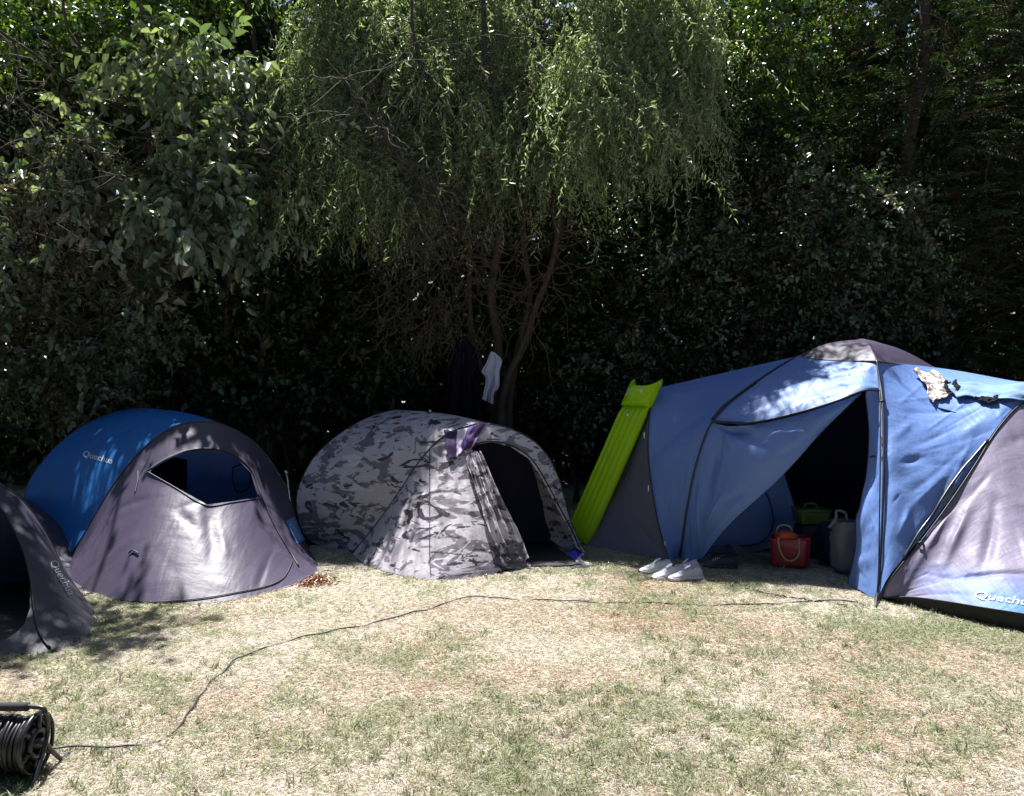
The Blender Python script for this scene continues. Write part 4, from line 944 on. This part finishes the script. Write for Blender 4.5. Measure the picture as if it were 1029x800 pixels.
# corkscrew willow behind the tents
rg = np.random.default_rng(77)
base = [-.12, 8.75, 0]
wt = thing('willow_tree', 'corkscrew willow with twisted stems and pale hanging foliage behind the camouflage tent', 'tree', base)
mb = MB()
stems = [([(503, 431, 8.6), (505, 400, 8.6), (512, 372, 8.62), (528, 345, 8.65), (541, 305, 8.7), (552, 270, 8.7), (560, 235, 8.75), (573, 190, 8.8), (590, 150, 8.85), (612, 110, 8.9), (640, 60, 9.0), (660, 0, 9.1)], .062, .02),
         ([(500, 431, 8.75), (497, 395, 8.75), (499, 350, 8.8), (495, 300, 8.8), (500, 250, 8.8), (497, 190, 8.85), (494, 120, 8.9), (488, 40, 9.0), (480, -40, 9.1)], .085, .03),
         ([(508, 420, 8.85), (520, 360, 8.9), (531, 300, 8.9), (527, 240, 8.95), (529, 170, 9.0), (530, 90, 9.1), (538, 10, 9.2), (540, -60, 9.3)], .06, .028),
         ([(497, 400, 8.8), (478, 350, 8.75), (470, 300, 8.7), (474, 240, 8.65), (462, 180, 8.7), (440, 120, 8.7), (420, 50, 8.8), (410, -20, 8.9)], .045, .02),
         ([(560, 240, 8.75), (556, 190, 8.8), (563, 140, 8.85), (556, 80, 8.9), (560, 10, 9.0)], .035, .015),
         ([(575, 190, 8.8), (610, 140, 8.8), (650, 110, 8.8), (690, 60, 8.8), (720, 10, 8.9)], .035, .012),
         ([(474, 240, 8.65), (430, 190, 8.5), (380, 130, 8.4), (330, 60, 8.4)], .03, .01)]
cvs = []
for pts, r0, r1 in stems:
    P = crv(PW(pts), 60); 
    if pts[0][1] > 415: P[0] = [P[0][0], P[0][1], 0]
    s = np.linspace(0, 1, 60)[:, None]; P = P+.018*np.sin(s*25+rg.uniform(0, 6))*np.array([1, .8, 0])*(s > .05)
    mb.tube(P, np.linspace(r0, r1, 60)*.75, 9); cvs.append(P)
# foot of the stems down to the soil
for P, r in ((cvs[0], .066), (cvs[1], .09), (cvs[2], .064)):
    mb.tube(crv([[P[1][0]+.02, P[1][1]+.03, 0.0], [P[1][0]+.01, P[1][1], .3], P[2]], 10), np.linspace(r*1.05, r*.75, 10), 9)
mb.build('trunk', M['bark'], wt)
mb = MB()
for k in range(360):    # bare corkscrew twigs in the shade under the crown
    P0 = cvs[rg.integers(len(cvs))]; st = P0[rg.integers(14, 55)]
    L_ = rg.uniform(.35, 1.1); d = norm(np.array([rg.normal()*1.0-.25, -abs(rg.normal())*.5, rg.normal()*.55-.15])); n_ = 20
    s = np.linspace(0, 1, n_)[:, None]; ph = rg.uniform(0, 6.28, 3); fq = rg.uniform(9, 20)
    P = st+d*L_*s+.028*(np.sin(s*fq+ph[0])*np.array([1, 0, .2])+np.cos(s*fq+ph[1])*np.array([0, .8, 1]))*np.minimum(1, s*3)
    P[:, 2] -= .12*L_*s[:, 0]**2
    mb.tube(P, np.linspace(.0065, .0022, n_), 4, cap=False)
for k in range(420):    # the dense twiggy tangle left of the trunk
    c0 = W(rg.normal(430, 34), rg.uniform(160, 345), rg.uniform(8.2, 8.6)); d = norm(np.array([rg.normal()*.5, rg.normal()*.2, -abs(rg.normal())-.1])); L_ = rg.uniform(.2, .6); n_ = 16
    s = np.linspace(0, 1, n_)[:, None]; ph = rg.uniform(0, 6.28, 2); fq = rg.uniform(10, 22)
    P = c0+d*L_*s+.02*(np.sin(s*fq+ph[0])*np.array([1, 0, .3])+np.cos(s*fq+ph[1])*np.array([.2, .7, 1]))
    mb.tube(P, np.linspace(.0045, .0018, n_), 3, cap=False)
setp(mb.build('twisted_twigs', M['twig'], wt), kind='stuff')
def willow_strands(rg, ns, zone):
    """hanging twisted strands with narrow leaves"""
    per = 34; P = []; D = []
    o = zone(rg, ns); ns = len(o); L_ = rg.uniform(.4, 1.15, ns); s = np.linspace(.02, 1, per)
    sway = rg.normal(size=(ns, 3))*.22; sway[:, 2] = 0
    ph = rg.uniform(0, 6.28, (ns, 1)); fq = rg.uniform(8, 16, (ns, 1))
    X = o[:, None]+sway[:, None]*(s[None]*L_[:, None])[..., None]*1.6
    X[..., 2] += .12*np.sin(s*2.2)[None]-(s[None]**1.2)*L_[:, None]
    X[..., 0] += .02*np.sin(fq*s+ph); X[..., 1] += .02*np.cos(fq*s+ph)
    n = ns*per; D = rg.normal(size=(n, 3))*.55+np.array([0, 0, -.75]); Nn = rg.normal(size=(n, 3))+np.array([0, -.3, .5])
    hue = palette(rg, ns, PAL_WILL, .15); C = np.repeat(hue, per, 0)*(1+.18*rg.normal(size=(n, 1)))
    return leaves(X.reshape(-1, 3), D, Nn, rg.uniform(.045, .09, n), rg.uniform(.004, .0075, n), .3, .3, np.clip(C, .003, 1), rg)
def zone_main(rg, n):
    px = rg.normal(0, 1, n); x = np.where(rg.random(n) < .62, rg.uniform(-2.6, -.2, n), rg.uniform(-.4, 2.1, n))
    z = rg.uniform(3.4, 7.2, n); low = np.where(x < -.9, 3.3-.1*x, 4.2+.25*np.abs(x-.2)); z = np.maximum(z, low+rg.normal(0, .42, n))
    front = 7.3-.62*np.clip((x-.1)*2, 0, 1)+(z-1.2)/2.45; y = front+1.3*rg.random(n)**1.6+.15*np.sin(x*4+z*3)
    ok = fbm(x+9, z+9, 21, 1.6, 3) > np.where(x > .3, .43, .35)
    return np.stack([x, y, z], 1)[ok]
V, Pn, C = cat([willow_strands(rg, 7200, zone_main)]); fast_mesh('crown', V, Pn, C, M['leaf_will'], wt)

BL = (1, 9, .40, .085, .026, PAL_BROAD, .35, .25, .25, .75)
PAL_GLINT = [(.15, .195, .135), (.22, .26, .19), (.09, .13, .08), (.28, .31, .25)]  # leaf greens paled to stand for reflected sky and sun
bigleaf = [(.8, 8, .46, .155, .043, PAL_GLINT, .4, .3, .3, .8), (.2, 9, .34, .08, .027, PAL_BROAD, .3, .25, .2, .3)]
small = [(1, 12, .36, .042, .013, PAL_DARK, .25, .25, .15, .15)]
smallmix = [(.45, 10, .40, .085, .028, PAL_SHEEN, .25, .25, .2, .4), (.3, 12, .34, .055, .018, PAL_SHEEN, .25, .25, .15, .2), (.25, 12, .3, .04, .013, PAL_RUST, .3, .3, .2, .3)]
# left side
plant('broadleaf_shrub', 'tall shrub with large drooping glossy leaves above the blue pop-up tent', 'shrub', (-3.0, 8.9),
      [E_(150,170,8.0,.75,.6,.55), E_(235,165,8.1,.7,.6,.5), E_(215,110,8.3,.8,.6,.45), E_(270,90,8.5,.7,.6,.5), E_(235,45,8.8,.8,.6,.5), E_(180,215,8.1,.6,.5,.4), E_(250,210,8.3,.55,.5,.4), E_(300,140,8.6,.5,.5,.5), E_(90,150,8.0,.6,.5,.5), E_(60,210,7.8,.5,.4,.4), E_(150,60,8.6,.6,.5,.5), E_(130,240,8.0,.5,.4,.4), E_(40,90,8.1,.5,.4,.5)],
      bigleaf, 101, M['leaf'], trunks=[((-3.0, 8.9, 0), W(210,120,8.6), .05, .02), ((-2.8, 9.0, 0), W(280,80,8.8), .05, .02)], ntw=1450)
plant('bramble_bush', 'tangled bush of small mixed green and reddish leaves at the far left', 'bush', (-4.9, 8.4),
      [E_(20,170,7.7,.7,.6,.6), E_(90,200,7.8,.65,.5,.5), E_(40,260,7.6,.7,.5,.5), E_(110,265,7.9,.6,.5,.4), E_(-40,220,7.6,.8,.6,.8), E_(60,110,8.0,.7,.6,.5), E_(130,320,8.0,.6,.5,.5), E_(30,350,7.8,.7,.5,.6), E_(90,390,8.0,.6,.5,.5), E_(-60,380,7.7,.8,.6,.8), E_(-80,90,8.0,.8,.6,.7), E_(10,60,8.2,.6,.5,.5)],
      smallmix, 102, M['leaf'], trunks=[((-4.9, 8.4, 0), W(40,200,8.0), .035, .012), ((-4.4, 8.5, 0), W(100,260,8.1), .03, .012), ((-5.3, 8.3, 0), W(-40,200,8.0), .035, .012)], ntw=2600, bare=260)
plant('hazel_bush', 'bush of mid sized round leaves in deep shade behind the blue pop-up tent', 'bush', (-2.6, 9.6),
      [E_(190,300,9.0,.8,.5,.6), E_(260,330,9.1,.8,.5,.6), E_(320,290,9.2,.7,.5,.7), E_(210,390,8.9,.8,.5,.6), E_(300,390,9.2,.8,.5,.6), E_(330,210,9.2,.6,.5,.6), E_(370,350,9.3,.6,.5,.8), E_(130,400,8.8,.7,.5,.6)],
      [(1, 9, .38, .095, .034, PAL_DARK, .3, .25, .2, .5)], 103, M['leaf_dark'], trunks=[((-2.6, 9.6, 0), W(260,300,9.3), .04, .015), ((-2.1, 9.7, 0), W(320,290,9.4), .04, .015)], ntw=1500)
plant('maple_tree', 'tree with bright backlit yellow green leaves at the top left corner', 'tree', (-4.2, 10.6),
      [E_(40,20,9.6,.9,.7,.6), E_(130,50,10.0,1.0,.7,.5), E_(110,-40,10.2,1.4,1,.7), E_(190,-50,10.3,1.4,1,.8), E_(-60,20,9.6,1.0,.8,.9), E_(180,90,10.2,1.0,.6,.5), E_(-120,-80,10,1.4,1,.9)],
      [(1, 9, .42, .08, .03, PAL_BRIGHT, .25, .2, .15, .3)], 104, M['leaf'], trunks=[((-4.2, 10.6, 0), W(130,10,10.5), .11, .04), ((-4.2, 10.6, .4), W(60,0,10.2), .07, .03), ((-3.2, 10.8, 0), W(250,0,10.6), .09, .03)], ntw=1900,
      over=[(-4.4, 7.3, 5.9, 1.0, .7, .5), (-5.4, 7.0, 5.6, 1.0, .8, .6), (-3.7, 7.5, 6.3, .7, .6, .4)])
# right side
plant('hedge_shrub', 'dense shrub with small pale glinting leaves behind the big tent roof', 'shrub', (2.9, 9.2),
      [E_(700,270,8.9,.7,.5,.6), E_(760,230,8.8,.7,.5,.6), E_(820,260,8.7,.7,.5,.6), E_(880,220,8.6,.6,.5,.5), E_(860,300,8.6,.6,.5,.5), E_(740,330,8.8,.7,.5,.5), E_(820,330,8.8,.7,.5,.5), E_(910,290,8.7,.5,.5,.5), E_(800,180,8.9,.6,.5,.5), E_(670,340,9.0,.6,.5,.6), E_(620,380,9.0,.6,.5,.6)],
      [(.6, 11, .38, .065, .021, PAL_SHEEN, .3, .25, .15, .25), (.4, 12, .36, .045, .015, PAL_DARK, .3, .25, .15, .25)], 105, M['leaf'], trunks=[((2.9, 9.2, 0), W(780,240,9.0), .045, .015), ((3.4, 9.1, 0), W(860,240,8.9), .045, .015), ((2.2, 9.3, 0), W(700,280,9.1), .04, .015)], ntw=2300, bare=150)
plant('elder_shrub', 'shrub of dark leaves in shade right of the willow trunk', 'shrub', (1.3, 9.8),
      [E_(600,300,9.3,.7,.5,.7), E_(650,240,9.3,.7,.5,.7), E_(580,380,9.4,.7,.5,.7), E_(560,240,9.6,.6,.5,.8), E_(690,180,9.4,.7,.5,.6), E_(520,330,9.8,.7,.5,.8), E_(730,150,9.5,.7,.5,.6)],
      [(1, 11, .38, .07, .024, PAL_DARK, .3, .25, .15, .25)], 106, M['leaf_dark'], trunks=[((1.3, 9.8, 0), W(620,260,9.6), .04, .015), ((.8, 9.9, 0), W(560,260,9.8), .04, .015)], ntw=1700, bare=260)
plant('ash_tree', 'tree with fresh green leaves in the upper right above the big tent', 'tree', (3.4, 10.6),
      [E_(720,40,9.7,.9,.7,.6), E_(780,70,9.8,.7,.6,.5), E_(800,10,10.0,.8,.8,.6), E_(740,110,9.8,.8,.6,.5), E_(700,-50,10.0,1.3,1,.8), E_(820,-80,10.2,1.4,1,.8), E_(800,130,9.8,.7,.6,.4)],
      [(1, 10, .42, .065, .017, PAL_BRIGHT, .35, .2, .2, .45)], 107, M['leaf'], trunks=[((3.4, 11.0, 0), W(780,20,10.8), .09, .04), ((3.4, 11.0, .5), W(840,0,10.8), .06, .03)], ntw=1900)
def fronds(rg):
    ns = 1900; per = 26
    tz = rg.uniform(.6, 7.0, ns); ang = rg.uniform(0, 6.28, ns); rad = (1.25-.08*tz)*rg.uniform(.35, 1.0, ns)**.6
    cx = np.where(rg.random(ns) < .5, 4.75, 6.3); o = np.stack([cx+rad*np.cos(ang), 9.2+rad*np.sin(ang)*.9, tz], 1)
    d = norm(np.stack([np.cos(ang), np.sin(ang), rg.normal(0, .25, ns)-.15], 1)); L_ = rg.uniform(.25, .5, ns); s = np.linspace(.05, 1, per)
    X = o[:, None]+d[:, None]*(L_[:, None]*s)[..., None]; side = norm(np.cross(d, np.array([0, 0, 1.])))
    alt = np.where(np.arange(per) % 2, 1., -1.)[None, :, None]; D = d[:, None]*.8+side[:, None]*alt+rg.normal(size=(ns, per, 3))*.15
    n = ns*per; C = np.repeat(palette(rg, ns, [(.02, .035, .015), (.028, .05, .02), (.04, .065, .025), (.035, .025, .015)], .15), per, 0)
    return leaves(X.reshape(-1, 3), D.reshape(-1, 3), np.tile([0., -.2, 1.], (n, 1))+rg.normal(size=(n, 3))*.3, rg.uniform(.06, .12, n), rg.uniform(.004, .009, n), .1, .25, C, rg)
plant('conifer_tree', 'very dark conifer with flat feathery sprays filling the right edge', 'tree', (4.75, 9.2),
      [(4.75, 9.2, 1.2, 1.1, .8, .9), (4.75, 9.2, 2.8, 1.05, .8, 1.0), (4.8, 9.2, 4.5, 1.0, .8, 1.0), (4.8, 9.2, 6.2, .9, .8, 1.0), (6.3, 9.0, 1.5, 1.2, .8, 1.2), (6.3, 9.0, 3.8, 1.2, .8, 1.2), (6.3, 9, 6, 1.2, .8, 1.2)],
      [(1, 12, .3, .05, .009, [(.018, .03, .013), (.03, .045, .018), (.03, .022, .014)], .2, .2, .15, .2)], 108, M['needle'], trunks=[((4.75, 9.2, 0), (4.8, 9.3, 7.2), .12, .04), ((6.3, 9.0, 0), (6.3, 9.1, 7.2), .12, .04)], ntw=3400, extra=fronds, bare=120)
# dark wood standing behind everything
rg = np.random.default_rng(55)
ns = 26000
x = rg.uniform(-14, 14, ns); z = rg.uniform(.05, 8.2, ns); y = 11.2+8*rg.random(ns)**1.5
O = np.stack([x, y, z], 1); per = 10
td = norm(rg.normal(size=(ns, 3))+[0, -.4, 0]); s = np.tile(np.linspace(.1, 1, per), (ns, 1)); X = O[:, None]+td[:, None]*(.5*s)[..., None]; X[..., 2] -= .15*s**2
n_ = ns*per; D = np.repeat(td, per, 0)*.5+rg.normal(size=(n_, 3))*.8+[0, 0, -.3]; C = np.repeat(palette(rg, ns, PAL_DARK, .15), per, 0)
keepz = ~((np.abs(X.reshape(-1, 3)[:, 0]-(-6.6)) < .28) & (np.abs(X.reshape(-1, 3)[:, 2]-7.0) < .5))
V, Pn, C = leaves(X.reshape(-1, 3), D, rg.normal(size=(n_, 3))+[0, -.5, .8], rg.uniform(.12, .22, n_), rg.uniform(.045, .075, n_), .2, .2, C, rg)
# added unseen ring of trees, cutting skylight to deepen the shade
nb = 7000; q = rg.random(nb); ang = np.where(q < .6, rg.uniform(200, 340, nb), np.where(q < .8, rg.uniform(160, 200, nb), rg.uniform(-20, 20, nb)))*np.pi/180; rad = rg.uniform(8.5, 11, nb)
Xb = np.stack([rad*1.1*np.cos(ang), 2.0+rad*np.sin(ang), rg.uniform(.1, 9.5, nb)], 1); Xb = (Xb[:, None]+rg.normal(size=(nb, 10, 3))*.3).reshape(-1, 3); n2 = len(Xb)
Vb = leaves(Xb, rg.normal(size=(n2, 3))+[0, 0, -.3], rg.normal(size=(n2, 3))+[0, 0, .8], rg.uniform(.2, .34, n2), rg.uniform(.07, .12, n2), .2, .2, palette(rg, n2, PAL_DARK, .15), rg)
V, Pn, C = cat([(V, Pn, C), Vb])
o = fast_mesh('woodland', V, Pn, C, M['leaf_dark'], org=(0, 12, 0)); setp(o, 'dark leafy woodland filling in behind the shrubs and trees, plus an added unseen ring around the lawn', 'woodland', kind='stuff')

# ------------------------------------------------------------------ lawn
rg = np.random.default_rng(9)
def lawn(n):
    Y = 2.5+(8.6-2.5)*rg.random(n*2)**.85; X = rg.uniform(-1, 1, n*2)*(Y*.68+.45)
    keep = rg.random(n*2) < np.clip(1.25-.09*Y, .35, 1)*(Y*.68+.45)/(8.6*.68+.45)*1.6
    X, Y = X[keep], Y[keep]; k = np.ones(len(X), bool); P2 = np.stack([X, Y], 1)
    for poly in FOOT: k &= ~inpoly(P2, [tuple(p) for p in poly])
    X, Y = X[k], Y[k]; n = len(X)
    gr = (fbm(X, Y, 3, 1.3, 4)-.5)*1.1+(fbm(X, Y, 31, 6, 3)-.5)*1.6
    def bump(cx, cy, sx, sy, a): return a*np.exp(-((X-cx)/sx)**2-((Y-cy)/sy)**2)
    gr = gr+bump(2.7, 4.85, .9, .35, .75)+bump(3.2, 4.2, .8, .6, .35)+bump(-2.6, 5.3, .7, .5, .45)+bump(0, 3.2, 4, .55, .26)+bump(.2, 6.9, .8, .3, .3)+bump(-.9, 6.7, .5, .4, .2)-bump(-.2, 5.3, 2.0, .8, .25)-bump(1.2, 4.7, .8, .6, .3)
    pk = (fbm(X, Y, 17, 1.3, 3)-.5)*1.6+bump(1.0, 4.8, 1.1, .5, .4)+bump(.1, 4.1, .7, .25, .3)+bump(1.9, 4.5, .6, .3, .25)
    r = rg.random(n); green = r < np.clip(.06+gr*.75, .02, .72)
    pink = (~green) & (rg.random(n) < np.clip(.18+pk*.8, .03, .8))
    straw = np.array([(.66, .61, .56), (.70, .66, .63), (.59, .53, .48), (.64, .61, .58), (.76, .73, .71)])[rg.integers(5, size=n)]
    pinkc = np.array([(.55, .42, .33), (.58, .46, .38), (.44, .32, .24)])[rg.integers(3, size=n)]
    grn = np.array([(.35, .385, .25), (.41, .43, .31), (.32, .35, .23), (.48, .48, .39)])[rg.integers(4, size=n)]
    C = np.where(green[:, None], grn, np.where(pink[:, None], pinkc, straw))*(1+.07*rg.normal(size=(n, 1)))
    Z = (vnoise(X, Y, 5, .9)-.5)*.0
    lie = np.where(green, rg.uniform(.2, 1.0, n), rg.uniform(.02, .35, n)); a = rg.uniform(0, 6.28, n)
    D = np.stack([np.cos(a), np.sin(a), lie], 1); Nn = np.stack([rg.normal(size=n)*.5, rg.normal(size=n)*.5, np.ones(n)], 1)
    L_ = np.where(green, rg.uniform(.018, .045, n), rg.uniform(.012, .042, n)); Wd = np.where(green, rg.uniform(.0009, .0016, n), rg.uniform(.0007, .0013, n))*(1+.18*(Y-3))
    P = np.stack([X, Y, Z+rg.uniform(-.004, .010, n)], 1)
    return leaves(P, D, Nn, L_, Wd, .15, .25, np.clip(C, .01, .85), rg)
V, Pn, C = lawn(1000000); print('blades', len(V)//6)
def tufts(nt, per):
    Y = rg.uniform(2.6, 7.2, nt*6); X = rg.uniform(-1, 1, nt*6)*(Y*.68+.4)
    w = (fbm(X, Y, 3, 1.3, 4)-.5)*1.6+.5*np.exp(-((Y-3.2)/.7)**2)+.5*np.exp(-((X-2.6)/1.0)**2-((Y-4.8)/.5)**2)+.3*np.exp(-((X+2.6)/.7)**2-((Y-5.3)/.5)**2)
    k = (rg.random(nt*6) < w) & ~np.any([inpoly(np.stack([X, Y], 1), [tuple(p) for p in poly]) for poly in FOOT], axis=0); X, Y = X[k][:nt], Y[k][:nt]; nt = len(X)
    P = np.stack([np.repeat(X, per), np.repeat(Y, per), np.zeros(nt*per)], 1)+rg.normal(size=(nt*per, 3))*[.014, .014, 0]; n = nt*per
    D = rg.normal(size=(n, 3))*[.7, .7, .1]+[0, 0, 1]; h = np.repeat(rg.uniform(.02, .046, nt), per)*rg.uniform(.6, 1.2, n)
    C = np.repeat(palette(rg, nt, [(.34, .39, .23), (.42, .46, .31), (.52, .51, .41), (.66, .62, .52), (.62, .58, .46)], .12), per, 0)*(1+.12*rg.normal(size=(n, 1)))
    return leaves(P, D, rg.normal(size=(n, 3))+[0, -1, .4], h, rg.uniform(.001, .0018, n), .15, .35, np.clip(C, .01, .8), rg)
V, Pn, C = cat([(V, Pn, C), tufts(2600, 16)])
o = fast_mesh('grass', V, Pn, C, M['grass'], org=(0, 5, 0)); setp(o, 'short dry straw coloured grass with fresher green tufts', 'grass', kind='stuff')
# litter of reddish brown leaves at the corner of the blue tent
n_ = 420; a = rg.uniform(0, 6.28, n_); r = rg.random(n_)**.8*1.05; c0 = G(318, 586); X = np.stack([c0[0]+r*np.cos(a)*.17, c0[1]+r*np.sin(a)*.22, rg.uniform(0, .045, n_)*(1.1-r)], 1)
V, Pn, C = leaves(X, rg.normal(size=(n_, 3))*[1, 1, .4], rg.normal(size=(n_, 3))*.6+[0, 0, 1], rg.uniform(.02, .045, n_), rg.uniform(.005, .012, n_), .3, .3, palette(rg, n_, [(.20, .06, .03), (.14, .05, .03), (.26, .11, .06)], .2), rg)
o = fast_mesh('dry_leaves', V, Pn, np.clip(C, .01, 1), M['leaf_dark'], org=c0); setp(o, 'small heap of reddish brown dry leaves at the corner of the blue pop-up tent', 'leaves', kind='stuff')
